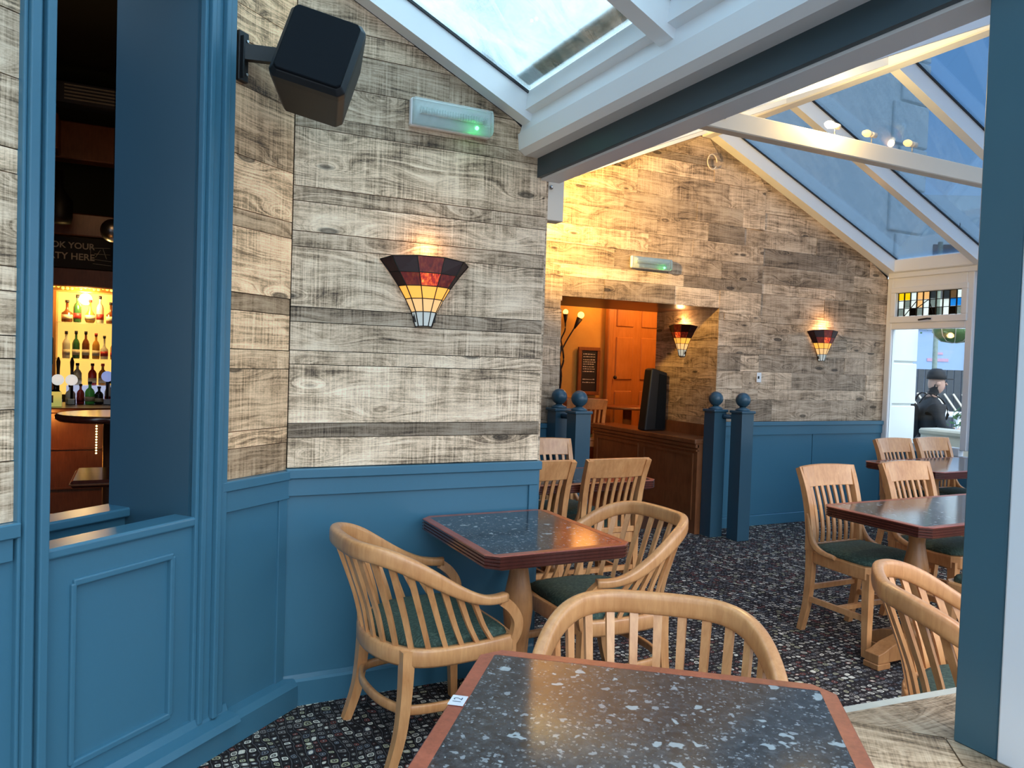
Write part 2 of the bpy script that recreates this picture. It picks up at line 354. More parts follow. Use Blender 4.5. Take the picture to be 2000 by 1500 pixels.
# --- middle wall (faces the camera side, -Y)
wm = struct('wall_middle', MB().box(.40, 1.722, YW+.022, YW+.20, 0, 2.50).prism([(.40,2.5),(1.722,2.5),(1.60,2.56),(.40,3.14)], 'y', YW+.022, YW+.2), 'backing', 'plank-clad wall above blue panelling, with the largest sconce', 'wall')
def tone(base=1.0, warm=0):
    k = base*rnd(.68, 1.18); w = rnd(-.03, .05)+warm
    return (k*(1+w), k, k*(1-w*1.6), 1)
def rake(x): return 2.53+(1.596-x)*.4815
rows = [.986, 1.11, 1.169, 1.411, 1.468, 1.585, 1.646, 1.89, 1.953, 2.074, 2.134, 2.372, 2.425, 2.557, 2.70, 2.79, 2.95, 3.1]
tones = [1.25, .42, 1.22, 1.12, 1.0, .62, 1.02, .95, 1.08, .95, 1.15, .72, .8, .6, .95, .9, 1.0]
for i in range(len(rows)-1):
    z0, z1 = rows[i]+.0015, rows[i+1]-.0015
    segs = [(.562, 1.722)] if i < 12 else [(.562, 1.02+.2*(i % 2)), (1.02+.2*(i % 2), 1.722)]
    for a, b in segs:
        xe = 1.596-(z0-2.53)/.4815
        if z0 > 2.53 and a > xe-.05: continue
        pr = rnd(0, .004)
        if z1 > 2.50 and min(b, 1.722) > 1.596-(z1-2.53)/.4815-.02:
            b0 = min(b, 1.596-(z0-2.53)/.4815); b1 = min(b, 1.596-(z1-2.53)/.4815)
            if b1 <= a+.02: b1 = a+.02
            cx = (a+b)/2; mb = MB().prism([(a-cx, -(z1-z0)/2), (b0-cx, -(z1-z0)/2), (b1-cx, (z1-z0)/2), (a-cx, (z1-z0)/2)], 'y', -pr, .022)
        else:
            cx = (a+b)/2; mb = MB().box(a-cx+.0008, b-cx-.0008, -pr, .022, -(z1-z0)/2, (z1-z0)/2)
        k = tones[i]*rnd(.95, 1.05)
        obj('plank', mb, 'plank', wm, (cx, YW, (z0+z1)/2), col=(k*1.0, k*.99, k*.95, 1))
def dado(parent, x0, x1, y, ends=(0, 0), flip=1, stile=True, split=None):
    """blue panelling facing -Y in the parent's frame, front face of the panel at y"""
    t = obj('dado_rail', MB().box(x0, x1+.012, y-.032, y+.02, .944, .984, .004), 'blue', parent)
    obj('upper_rail', MB().box(x0, x1, y-.018, y+.02, .872, .944, .002), 'blue', parent)
    obj('panel', MB().box(x0, x1, y-.002, y+.02, .10, .872), 'blue', parent)
    if stile: obj('stile', MB().box(x1-.045, x1, y-.012, y+.02, .11, .872, .002), 'blue', parent)
dado(wm, .555, 1.722, YW)
bm_ = struct('baseboard_middle', MB().prism([(YW-.022, 0), (YW+.02, 0), (YW+.02, .125), (YW-.004, .125), (YW-.010, .108), (YW-.022, .100)], 'x', .53, 1.722), 'blue', 'blue baseboard under the middle panelled wall', 'baseboard')
obj('end_cap', MB().box(1.722, 1.733, YW+.002, YW+.2, .985, 2.36), 'plank', wm, col=(.8,.78,.74,1)); obj('end_panel', MB().box(1.722, 1.735, YW-.002, YW+.2, 0, .985), 'blue', wm)
# --- left wall, local x runs from the corner away (to the left), local -Y... built with a rotated empty frame
Rl = math.atan2(.643, .766)
def left(name, mb, mat, parent, **k): return obj(name, mb, mat, parent, **k)
wl = struct('wall_left', MB().box(-.46, -.02, .022, .40, 0, 3.25).box(-3.2, -1.035, .022, .40, 0, 3.4).box(-1.035, -.46, .022, .40, 2.95, 3.4), 'backing', 'plank-clad left wall with a tall opening to the bar', 'wall', loc=(C0[0], C0[1], 0), rotz=Rl)
r0 = [.978, 1.092, 1.156, 1.39, 1.464, 1.608, 1.673, 1.916, 1.981, 2.178, 2.432, 2.60, 2.72, 2.90, 3.05, 3.2]
t0 = [.62, 1.15, .95, .95, 1.15, .5, 1.3, .78, 1.3, .78, .55, 1.2, 1.1, 1.0, .9]
for i in range(len(r0)-1):
    z0, z1 = r0[i]+.0015, r0[i+1]-.0015; k = t0[i]*rnd(.95, 1.05); pr = rnd(0, .004)
    obj('plank', MB().box(-.175, .175, -pr, .022, -(z1-z0)/2, (z1-z0)/2), 'plank', wl, (-.177, 0, (z0+z1)/2), col=(k*1.16, k*.99, k*.80, 1))
r1 = [.967, 1.135, 1.275, 1.414, 1.476, 1.596, 1.662, 1.912, 1.978, 2.167, 2.34, 2.5, 2.7]
for i in range(len(r1)-1):
    z0, z1 = r1[i]+.0015, r1[i+1]-.0015
    for a, b in ((-1.70, -1.107), (-2.6, -1.70)):
        k = rnd(.85, 1.2); obj('plank', MB().box(-(b-a)/2, (b-a)/2, -rnd(0, .004), .022, -(z1-z0)/2, (z1-z0)/2), 'plank', wl, ((a+b)/2, 0, (z0+z1)/2), col=(k, k*.99, k*.95, 1))
# right architrave: reeded strips
for a, b, pr in ((-.487, -.470, .020), (-.470, -.448, .034), (-.448, -.412, .026), (-.412, -.390, .044), (-.390, -.350, .030), (-.350, -.342, .020)):
    smooth_bevel(obj('moulding_strip', MB().box(a, b, -pr, .02, .13, 3.2), 'blue', wl), .004)
obj('reveal', MB().box(-.487, -.470, 0, .41, 0, 2.98), 'blueshade', wl)
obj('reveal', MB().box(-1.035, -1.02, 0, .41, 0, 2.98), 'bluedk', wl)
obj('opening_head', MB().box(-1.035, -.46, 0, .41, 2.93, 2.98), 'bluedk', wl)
for a, b, pr in ((-1.112, -1.100, .022), (-1.100, -1.070, .034), (-1.070, -1.058, .020), (-1.058, -1.030, .038)):
    smooth_bevel(obj('moulding_strip', MB().box(a, b, -pr, .02, 0, 3.2), 'blue', wl), .004)
# lower part of left wall right of the opening
obj('dado_rail', MB().box(-.372, .006, -.032, .02, .940, .978, .004), 'blue', wl)
obj('upper_rail', MB().box(-.372, .004, -.020, .02, .862, .940, .002), 'blue', wl)
obj('panel', MB().box(-.385, .0, -.004, .02, .1, .862), 'blue', wl)
obj('stile', MB().box(-.048, .0, -.013, .02, .1, .862, .002), 'blue', wl)
obj('dado_rail', MB().box(-3.0, -1.105, -.030, .02, .925, .967, .004), 'blue', wl)
obj('upper_rail', MB().box(-3.0, -1.12, -.018, .02, .862, .925, .002), 'blue', wl)
obj('panel', MB().box(-3.0, -1.105, -.004, .02, 0, .862), 'blue', wl)
struct('wall_light_block', MB().box(-2.1, -2.0, -2.2, 1.2, 0, 3.9), 'render', 'plain unseen wall behind the viewpoint, added to cut light from the left', 'wall')  # out of view, put in to keep sky light off left-facing sides
# half-height panelled partition in the opening
hp = empty('half_partition', (C0[0], C0[1], 0), Rl, label='low blue panelled partition with a bevelled inset closing the bar opening', cat='partition')
smooth_bevel(obj('ledge', MB().box(-1.032, -.468, -.018, .085, .838, .872, .006), 'blue', hp), .004)
obj('frame_panel', MB().box(-1.03, -.46, -.004, .07, .0, .205).box(-1.03, -.46, -.004, .07, .752, .838).box(-1.03, -.935, -.004, .07, .205, .752).box(-.570, -.46, -.004, .07, .205, .752), 'blue', hp)
ipn = obj('inset_panel', MB().box(-.935, -.570, .004, .03, .205, .752), 'blue', hp)
for a, b, c, d in ((-.935, -.570, .742, .764), (-.935, -.570, .193, .215), (-.943, -.925, .205, .752), (-.582, -.562, .205, .752)):
    smooth_bevel(obj('moulding', MB().box(a, b, -.014, .012, c, d), 'blue', ipn), .005, 3)
ip = empty('inner_partition', (C0[0], C0[1], 0), Rl, label='second blue ledge behind the half-height partition, on the bar side', cat='partition')
smooth_bevel(obj('ledge', MB().box(-1.032, -.455, .30, .425, .838, .872, .005), 'blue', ip), .004)
obj('panel', MB().box(-1.03, -.475, .325, .40, .0, .838), 'blue', ip)
bl = struct('baseboard_left', MB().box(-1.6, -.10+.13, -.062, .01, 0, .088).prism([(-.062,.088),(.01,.088),(.01,.118),(-.045,.112)], 'x', -1.6, .03), 'blue', 'deep blue baseboard at the foot of the left wall', 'baseboard', loc=(C0[0]-.0, C0[1], 0), rotz=Rl)
obj('ledge_moulding', MB().prism([(-.095,.098),(.0,.098),(.0,.150),(-.02,.150),(-.03,.125),(-.085,.122)], 'x', -1.6, -.325), 'blue', bl)
# --- back wall with gable and opening to the raised room
OX0, OX1, OZ = 3.05, 4.67, 1.99
def g2(x): return 3.49-abs(x-4.43)*.422
P = MB()
P.box(1.75, OX0, Y2+.022, Y2+.2, 0, 2.3).box(OX0, OX1+.022, Y2+.022, Y2+.2, OZ+.04, 2.3).box(OX1+.022, XR, Y2+.022, Y2+.2, 0, 2.3)
P.prism([(1.75,2.3),(XR,2.3),(XR,g2(XR)),(4.43,3.49),(1.75,g2(1.75))], 'y', Y2+.022, Y2+.2)
wb = struct('wall_back', P, 'backing', 'far gable wall clad in planks around the opening to the raised room', 'wall')
z = .97; row = 0
while z < 3.45:
    h = random.choice((.065, .10, .13, .16, .12, .20)); z1 = min(z+h, 3.47); x = 1.76-rnd(0, .3)
    while x < XR:
        xe = x+rnd(.35, 1.25)
        if row % 4 and x < 5.17 < xe and z < 2.9: xe = 5.17
        a, b = max(x, 1.76), min(xe, XR-.01); x = xe
        parts = [(a, b)]
        if z < OZ-.01:
            parts = []
            if a < OX0: parts.append((a, min(b, OX0)))
            if b > OX1: parts.append((max(a, OX1), b))
            if z1 > OZ+.01 and a < OX1 and b > OX0: parts.append((max(a, OX0), min(b, OX1)))
        for (a, b) in parts:
            if b-a < .03: continue
            za, zb = z+.001, z1-.001
            if z < OZ < z1 and a < OX1-.01 and b > OX0+.01: za = OZ
            lo = 4.43-(3.49-za)/.422; hi = 4.43+(3.49-za)/.422; lo1 = 4.43-(3.49-zb)/.422; hi1 = 4.43+(3.49-zb)/.422
            a0, b0 = max(a, lo), min(b, hi); a1, b1 = max(a, lo1), min(b, hi1)
            if b0-a0 < .03: continue
            if b1-a1 < .01: a1 = b1 = (min(max(a, lo1), hi1)); b1 = a1+.01
            cx, cz = (a+b)/2, (za+zb)/2; pr = rnd(0, .005)-(.006 if cx > 5.17 else 0)
            mb = MB().prism([(a0-cx+.0008, za-cz), (b0-cx-.0008, za-cz), (b1-cx-.0008, zb-cz), (a1-cx+.0008, zb-cz)], 'y', -pr, .022)
            k = rnd(.52, 1.0); k = k*.62 if random.random() < .14 else k
            obj('plank', mb, 'plank', wb, (cx, Y2, cz), col=(k, k*.975, k*.93, 1))
    z = z1; row += 1
for x0, x1, s in ((1.76, OX0, 0), (OX1, XR-.02, 1)):
    obj('dado_rail', MB().box(x0, x1, Y2-.032, Y2+.02, .930, .968, .004), 'blue', wb)
    obj('upper_rail', MB().box(x0, x1, Y2-.018, Y2+.02, .845, .930), 'blue', wb)
    if s:
        obj('panel', MB().box(x0, 5.892, Y2-.004, Y2+.02, .1, .845), 'blue', wb); obj('panel', MB().box(5.900, x1, Y2-.004, Y2+.02, .1, .845), 'blue', wb)
    else: obj('panel', MB().box(x0, x1, Y2-.004, Y2+.02, .1, .845), 'blue', wb)
struct('baseboard_back', MB().box(OX1, XR-.02, Y2-.022, Y2+.01, 0, .098, .004).box(1.76, OX0, Y2-.022, Y2+.01, 0, .098, .004), 'blue', 'blue baseboard along the far gable wall', 'baseboard')
# reveal of the opening
rv = struct('wall_reveal', MB().box(OX1+.022, OX1+.15, Y2+.2, 6.2, 0, 2.2), 'backing', 'deep plank-clad side of the far opening carrying a sconce', 'wall')
z = .93
while z < OZ-.01:
    z1 = min(z+random.choice((.07, .1, .14, .18)), OZ); y = Y2+.005; cut = Y2+rnd(.2, .8)
    for a, b in ((y, cut), (cut, 6.2)):
        k = rnd(.5, .85); cy = (a+b)/2; L = (b-a)/2
        obj('plank', MB().box(-L, L, 0, .022, -(z1-z)/2+.001, (z1-z)/2-.001), 'plank', rv, (OX1, cy, (z+z1)/2), rotz=-PI/2, col=(k*1.05, k*.95, k*.8, 1))
    z = z1
struct('trim_lintel', MB().box(OX0, OX1+.02, Y2+.024, 6.2, OZ, OZ+.04), 'darkwood', 'dark wood soffit of the far opening', 'trim')
struct('wall_reveal_left', MB().box(OX0-.12, OX0, Y2+.2, 6.2, 0, 2.3), 'plank', 'left side of the far opening', 'wall')
# raised room behind
struct('floor_raised', MB().box(2.2, 7.0, 5.50, 7.6, -.05, .17), 'darkwood', 'raised wooden floor behind the far opening with a step', 'floor')
rr = struct('wall_raised_room', MB().box(2.2, 7.0, 7.5, 7.6, 0, 2.9), 'ochre', 'ochre plastered wall of the raised room', 'wall')
struct('ceiling_raised_room', MB().box(2.2, 7.0, 6.2, 7.6, 2.5, 2.6), 'ochre', 'ceiling of the raised room', 'ceiling')
struct('wall_raised_side', MB().box(6.9, 7.0, 5.7, 7.5, 0, 2.9).box(2.1, 2.2, 5.7, 7.6, 0, 2.9).box(OX1+.15, 6.9, 6.1, 6.2, 0, 2.6).box(2.2, OX0-.12, 6.1, 6.2, 0, 2.6), 'ochre', 'side walls of the raised room', 'wall')
dr = empty('door_1', (0,0,0), kind='structure', label='orange varnished panelled door in the raised room', cat='door')
dleaf = obj('door_leaf', MB().box(4.975, 5.70, 7.44, 7.48, .17, 2.4), 'doorwood', dr)
for cx in (5.145, 5.50):
    for (a, b) in ((.45, 1.15), (1.28, 1.78), (1.90, 2.35)):
        p_ = obj('door_panel', MB().box(cx-.12, cx+.12, 7.425, 7.445, a, b, .012), 'doorwood', dleaf)
obj('door_frame', MB().box(4.90, 4.975, 7.41, 7.49, .17, 2.45, .01).box(5.70, 5.77, 7.41, 7.49, .17, 2.45, .01), 'doorwood', dr)
obj('door_knob', MB().ball((5.005, 7.40, 1.305), .022), 'iron', dleaf)
struct('trim_dado_raised', MB().box(2.2, 4.9, 7.46, 7.5, 1.0, 1.06).box(2.2, 4.9, 7.47, 7.5, .17, 1.0), 'barwood', 'wood panelling under the chalkboard in the raised room', 'trim')
# menu chalkboard
cb = empty('menu_board', (4.68, 7.46, 1.37), label='small framed chalkboard with menu writing beside the orange door', cat='chalkboard')
cbb = obj('board', MB().box(-.105, .105, 0, .02, -.235, .235), 'board', cb)
obj('frame', MB().box(-.145, .145, -.012, .02, .235, .275, .004).box(-.145, .145, -.012, .02, -.275, -.235, .004).box(-.145, -.105, -.012, .02, -.235, .235).box(.105, .145, -.012, .02, -.235, .235), 'barwood', cb)
ln = MB()
for zz in (.19, .16, .125, .10, .075, .045, .02, -.01, -.10, -.135):
    x = -.08
    while x < .07:
        w_ = rnd(.012, .035); ln.box(x, min(x+w_, .085), -.002, .001, zz, zz+rnd(.006, .011)); x += w_+.008
tag(obj('chalk_writing', ln, 'chalk', cbb), 'pale chalk lines', kind='stuff')
# --- wall (wood panelled)
bw = empty('panelled_ledge', (4.38, 5.17, 0), label='red-brown wood panelled ledge wall beside the steps in the far opening', cat='partition')
obj('panel_face', MB().box(0, .285, 0, 1.66, 0, .785), 'barwood', bw)
smooth_bevel(obj('ledge_top', MB().box(-.03, .285, -.0, 1.69, .785, .828, .006), 'barwood', bw), .005)
obj('moulding', MB().box(-.018, .02, .0, 1.67, .75, .785, .006).box(-.012, .02, 0, 1.67, .72, .737, .004), 'barwood', bw)
for a, b in ((.05, .78), (.86, 1.60)):
    obj('frame_strip', MB().box(-.010, .01, a, b, .68, .70).box(-.010, .01, a, b, .12, .14).box(-.010, .01, a, a+.02, .14, .68).box(-.010, .01, b-.02, b, .14, .68), 'barwood', bw)
obj('upstand', MB().box(.262, .288, .13, 1.03, .828, .935), 'barwood', bw)
# tall dark screen on ledge
ds = empty('dark_screen', (4.42, 5.95, .830), label='tall black rounded screen standing on the panelled ledge', cat='screen')
o = obj('casing', MB().prism([(-.05,0),(.20,0),(.20,.56),(.04,.60),(.01,.59)], 'y', -.02, .10), 'black', ds); smooth_bevel(o, .015, 3)
obj('side_face', MB().prism([(.075,.02),(.185,.02),(.185,.53),(.10,.55)], 'y', -.026, -.018), 'grille', ds)
# --- newel posts
def newel():
    t = empty('newel_post', (0,0,0), label='x', cat='post')
    obj('post', MB().box(-.065, .065, -.065, .065, 0, 1.075), 'blueshade', t)
    cp_ = smooth_bevel(obj('cap', MB().box(-.078, .078, -.078, .078, 1.075, 1.098, .005), 'blueshade', t), .004)
    obj('finial', MB().lathe([(.062,1.098),(.058,1.112),(.028,1.124),(.026,1.134)]+[(max(.026 if i == 0 else .001, .062*math.sin(a)), 1.188-.062*math.cos(a)) for i, a in enumerate([.42+.155*j for j in range(18)])], n=24), 'blueshade', cp_)
    return t
n0 = newel(); pos = [(4.625, 4.905, 'blue newel post with ball finial, rightmost and nearest of the four'), (4.50, 5.10, 'blue newel post with ball finial against the panelled ledge end'),
    (3.005, 4.905, 'blue newel post with ball finial, front one left of the steps'), (3.0, 5.2, 'blue newel post with ball finial, rear one left of the steps')]
for i, (x, y, l) in enumerate(pos):
    o = n0 if i == 0 else copy_tree(n0); o.location = (x, y, 0); o['label'] = l; o['group'] = 'newel posts beside the steps'
for (x0, y0, x1, y1, l) in ((4.60, 4.97, 4.53, 5.035, 'short dark handrail between the two right-hand newel posts'), (3.005, 4.97, 3.0, 5.135, 'short dark handrail between the two left-hand newel posts')):
    tag(obj('handrail', MB().sweep([(x0, y0, 1.04), (x1, y1, 1.04)], .045, .04), 'bluedk'), l, 'handrail')
# --- window wall on the right
ww = empty('window_1', (XR, 0, 0), kind='structure', label='white framed window with a leaded top light at the far right', cat='window')
def bay(y0, y1, w, vis):
    m = .065
    obj('window_frame', MB().box(-.03, .04, y1-m, y1, .76, 2.42, .006).box(-.03, .04, y0, y0+m, .76, 2.42, .006).box(-.03, .04, y0+m, y1-m, 2.30, 2.42, .006).box(-.03, .04, y0+m, y1-m, 1.90, 1.97, .006).box(-.03, .04, y0+m, y1-m, .70, .78, .006), 'white', w)
    obj('sash', MB().box(-.045, .02, y0+.05, y1-.05, 2.265, 2.32, .006).box(-.045, .02, y0+.05, y1-.05, 1.965, 2.03, .006).box(-.045, .02, y0+.05, y0+.11, 2.03, 2.265, .006).box(-.045, .02, y1-.11, y1-.05, 2.03, 2.265, .006), 'white', w)
    obj('pane', MB().box(-.004, .004, y0+m, y1-m, .78, 1.90), 'glass', w)
bay(4.40, 5.30, ww, 1)
obj('window_handle', MB().tube([(-.05, 4.80, 1.995), (-.085, 4.81, 1.995), (-.085, 4.90, 1.985)], .009), 'iron', ww)
# stained top light
sg = dict(y_=((.95,.70,.05), ), w_=((.85,.85,.78), ), b_=((.10,.42,.70), ), c_=((.90,.62,.35), ), k_=((.02,.02,.02), ), g_=((.40,.42,.38), ))
def tglass(name, col): return glass_mat(name, col, .03)
SG = {k: tglass('leaded_glass_'+k[0], v[0]) for k, v in sg.items()}
cols = ['y_', 'y_', 'w_', 'c_', 'c_', 'g_', 'w_', 'g_', 'c_', 'w_']
y = 5.19; n_ = 10; dy = (5.19-4.51)/n_
for r_ in range(3):
    for i in range(n_):
        k = cols[i] if r_ == 0 else (('w_', 'g_', 'w_', 'c_' if i < 5 else 'w_')[i % 4] if r_ == 1 else ('g_', 'w_', 'k_')[i % 3])
        if r_ == 1 and i > 7: k = 'b_'
        ya = 5.19-i*dy; za = 2.265-r_*.078
        obj('leaded_pane', MB().box(-.003, .003, ya-dy+.004, ya-.004, za-.074, za-.002), SG[k], ww)
ld = MB()
for i in range(n_+1): ld.box(-.006, .006, 5.19-i*dy-.004, 5.19-i*dy+.004, 2.03, 2.265)
for zz in (2.03, 2.109, 2.187, 2.265): ld.box(-.006, .006, 4.51, 5.19, zz-.004, zz+.002)
for a, b, c, d in ((5.12, 2.03, 4.98, 2.187), (4.98, 2.109, 4.86, 2.187), (4.80, 2.03, 4.86, 2.187)): ld.sweep([(0, a, b), (0, c, d)], .008, .008, 4)
obj('leading', ld, 'lead', ww)
for i in range(4):
    w2 = copy_tree(ww); w2.name = 'window_%d' % (i+2); w2.location.y = -.92*(i+1); w2['label'] = 'white framed window bay hidden behind the blue column' ; w2['group'] = 'window bays along the right side'
struct('wall_right', MB().box(XR-.03, XR+.05, -.3, Y2, 0, .70), 'blue', 'low blue wall under the windows on the right', 'wall')
# =================================================================== ROOFS
# near lean-to roof
c1 = empty('ceiling_near', (0,0,0), kind='structure', label='near sloping glass roof with white bars and dirty panes', cat='glass roof')
sl = .4815
def rz1(x): return 2.53+(1.596-x)*sl
for ya in (3.09, 2.07, 1.05, .03, -.99):
    o = obj('glazing_bar', MB().prism([(1.62, rz1(1.62)), (1.62, rz1(1.62)+.115), (-1.6, rz1(-1.6)+.115), (-1.6, rz1(-1.6))], 'y', ya, ya+.075), 'white', c1)
    if ya < 3.1: obj('gasket', MB().prism([(1.60, rz1(1.60)+.113), (1.60, rz1(1.60)+.124), (-1.6, rz1(-1.6)+.124), (-1.6, rz1(-1.6)+.113)], 'y', ya-.010, ya+.006), 'gasket', c1)
ys = [(3.09, 2.145), (2.07, 1.125), (1.05, .105), (.03, -.915)]
for a, b in ys:
    obj('glass_pane', MB().prism([(1.60, rz1(1.60)+.125), (1.60, rz1(1.60)+.133), (-1.6, rz1(-1.6)+.133), (-1.6, rz1(-1.6)+.125)], 'y', b, a), 'roofglass', c1)
    obj('bottom_bead', MB().prism([(1.60, rz1(1.60)+.04), (1.60, rz1(1.60)+.124), (1.565, rz1(1.565)+.122), (1.555, rz1(1.565)+.04)], 'y', b, a), 'white', c1)
    obj('algae_strip', MB().prism([(1.555, rz1(1.555)+.134), (1.555, rz1(1.555)+.150), (1.49, rz1(1.49)+.138), (1.49, rz1(1.49)+.134)], 'y', b+.01, a-.03), 'algae', c1)
obj('gutter', MB().prism([(1.570,2.424),(1.562,2.497),(1.572,2.503),(1.592,2.572),(1.70,2.60),(1.70,2.402),(1.60,2.402)], 'y', -1.0, YW), 'white', c1)
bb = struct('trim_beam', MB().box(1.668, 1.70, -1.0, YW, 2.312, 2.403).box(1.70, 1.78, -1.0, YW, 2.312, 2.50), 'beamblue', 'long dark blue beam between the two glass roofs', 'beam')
obj('soffit_strip', MB().box(1.690, 1.79, -1.0, YW+.0, 2.302, 2.312), 'white', bb)
# far gabled roof
c2 = empty('ceiling_far', (0,0,0), kind='structure', label='far gabled glass roof with white rafters and blue tinted panes', cat='glass roof')
def zl(x): return 3.49-(4.43-x)*.422
def zr(x): return 3.49-(x-4.43)*.422
ry = [5.20, 4.32, 3.45, 2.58, 1.71, .84]
for yy in ry:
    ye = yy+(.13 if yy > 5 else .07)
    obj('rafter', MB().prism([(4.40, zl(4.40)), (4.40, zl(4.40)+.13), (1.78, zl(1.78)+.13), (1.78, zl(1.78))], 'y', yy, ye), 'white', c2)
    obj('rafter', MB().prism([(4.46, zr(4.46)), (4.46, zr(4.46)+.13), (6.93, zr(6.93)+.13), (6.93, zr(6.93))], 'y', yy, ye), 'white', c2)
    obj('gasket', MB().prism([(4.46, zr(4.46)+.131), (4.46, zr(4.46)+.142), (6.93, zr(6.93)+.142), (6.93, zr(6.93)+.131)], 'y', yy-.012, yy+.004), 'gasket', c2)
obj('ridge_beam', MB().box(4.38, 4.48, .5, 5.28, 3.455, 3.62, .008), 'white', c2)
for i in range(len(ry)-1):
    a, b = ry[i+1]+.07, ry[i]
    obj('glass_pane', MB().prism([(4.48, zr(4.48)+.142), (4.48, zr(4.48)+.150), (6.93, zr(6.93)+.150), (6.93, zr(6.93)+.142)], 'y', a, b), 'tintglass', c2)
    obj('glass_pane', MB().prism([(4.38, zl(4.38)+.142), (4.38, zl(4.38)+.150), (1.78, zl(1.78)+.150), (1.78, zl(1.78)+.142)], 'y', a, b), 'tintglass', c2)
obj('eave_beam', MB().box(6.85, 6.97, .5, 5.28, 2.415, 2.47, .006).box(6.83, 6.97, .5, 5.28, 2.47, 2.60, .01), 'white', c2)
for i in range(2):
    tb = struct('trim_tie_beam', MB().box(2.80, 5.78, -.03, .05, 2.83, 2.945, .006), 'cream', ('white tie beam crossing the far roof with bulbs along its top', 'white tie beam of the next truss, nearer the camera')[i], 'beam', loc=(0, 3.48-1.74*i, 0))
    obj('bolt', MB().ball((3.02, -.035, 2.90), .014, 8), 'steel', tb)
tb = empty('beam_bracket', (1.93, 3.52, 2.19), label='white boxed beam end just right of the middle wall', cat='bracket')
obj('block', MB().box(-.06, .07, -.03, .05, 0, .26, .004), 'cream', tb); obj('bolt', MB().ball((-.01,-.032,.17), .012, 8), 'steel', tb)
# =================================================================== blue column, white frame and timber ledge
ZL = .612
colm = empty('column', (1.70, 1.085, ZL), label='blue square column on the timber ledge at the right edge', cat='column')
obj('shaft', MB().box(0, .10, -.098, 0, 0, 2.30-ZL, .003), 'bluecol' if 'bluecol' in M else 'blue', colm)
fr = empty('white_door_frame', (1.70, .985, ZL), label='white plastic frame post beside the blue column at the right edge', cat='frame')
smooth_bevel(obj('frame_post', MB().box(-.005, .10, -.065, 0, 0, 1.69, .004), 'white', fr), .003)
obj('outer_frame', MB().box(.02, .10, -.115, -.065, 0, 1.69, .004), 'white', fr)
lg = empty('timber_ledge', (0, 0, 0), label='wide grey timber ledge with mitred boards under the blue column', cat='ledge')
obj('edge_strip', MB().prism([(1.28,1.340),(2.02,1.275),(2.02,1.245),(1.28,1.31)], 'z', ZL-.04, ZL-.002), 'stone', lg)
def board(poly, nm_='board', tn=1, r=0):
    cx = sum(p[0] for p in poly)/len(poly); cy = sum(p[1] for p in poly)/len(poly)
    q = [((p[0]-cx)*math.cos(-r)-(p[1]-cy)*math.sin(-r), (p[0]-cx)*math.sin(-r)+(p[1]-cy)*math.cos(-r)) for p in poly]
    return obj(nm_, MB().prism(q, 'z', -.03, 0), 'ledgewood', lg, (cx, cy, ZL), rotz=r, col=(tn*.68, tn*.66, tn*.60, 1))
def ledge_mat():
    m = M['plank'].copy(); m.name = 'ledge_plank'; nd = m.node_tree.nodes
    t = [n for n in nd if n.type == 'TEX_COORD'][0]; lk = m.node_tree.links
    mp = nd.new('ShaderNodeMapping'); mp.inputs['Rotation'].default_value = (PI/2, 0, 0)
    dst = [l.to_socket for l in t.outputs['Object'].links]
    for d_ in dst: lk.new(mp.outputs[0], d_)
    lk.new(t.outputs['Object'], mp.inputs['Vector']); return m
M['ledgewood'] = ledge_mat()
board([(1.28,1.309),(2.02,1.244),(2.02,1.06),(1.705,1.085),(1.55,1.259),(1.28,1.28)], tn=.85, r=-.09)
board([(1.28,1.279),(1.549,1.258),(1.695,1.102),(1.610,1.005),(1.28,1.005)], tn=1.15, r=-.8)
board([(1.706,1.083),(2.02,1.058),(2.02,.80),(1.615,.80),(1.615,1.004),(1.697,1.10)], tn=.8, r=-.9)
board([(1.28,1.003),(1.612,1.003),(1.612,.80),(1.28,.80)], tn=1.1, r=PI/2)
obj('support_wall', MB().box(1.30, 2.0, .82, 1.24, 0, ZL-.031), 'blue', lg)
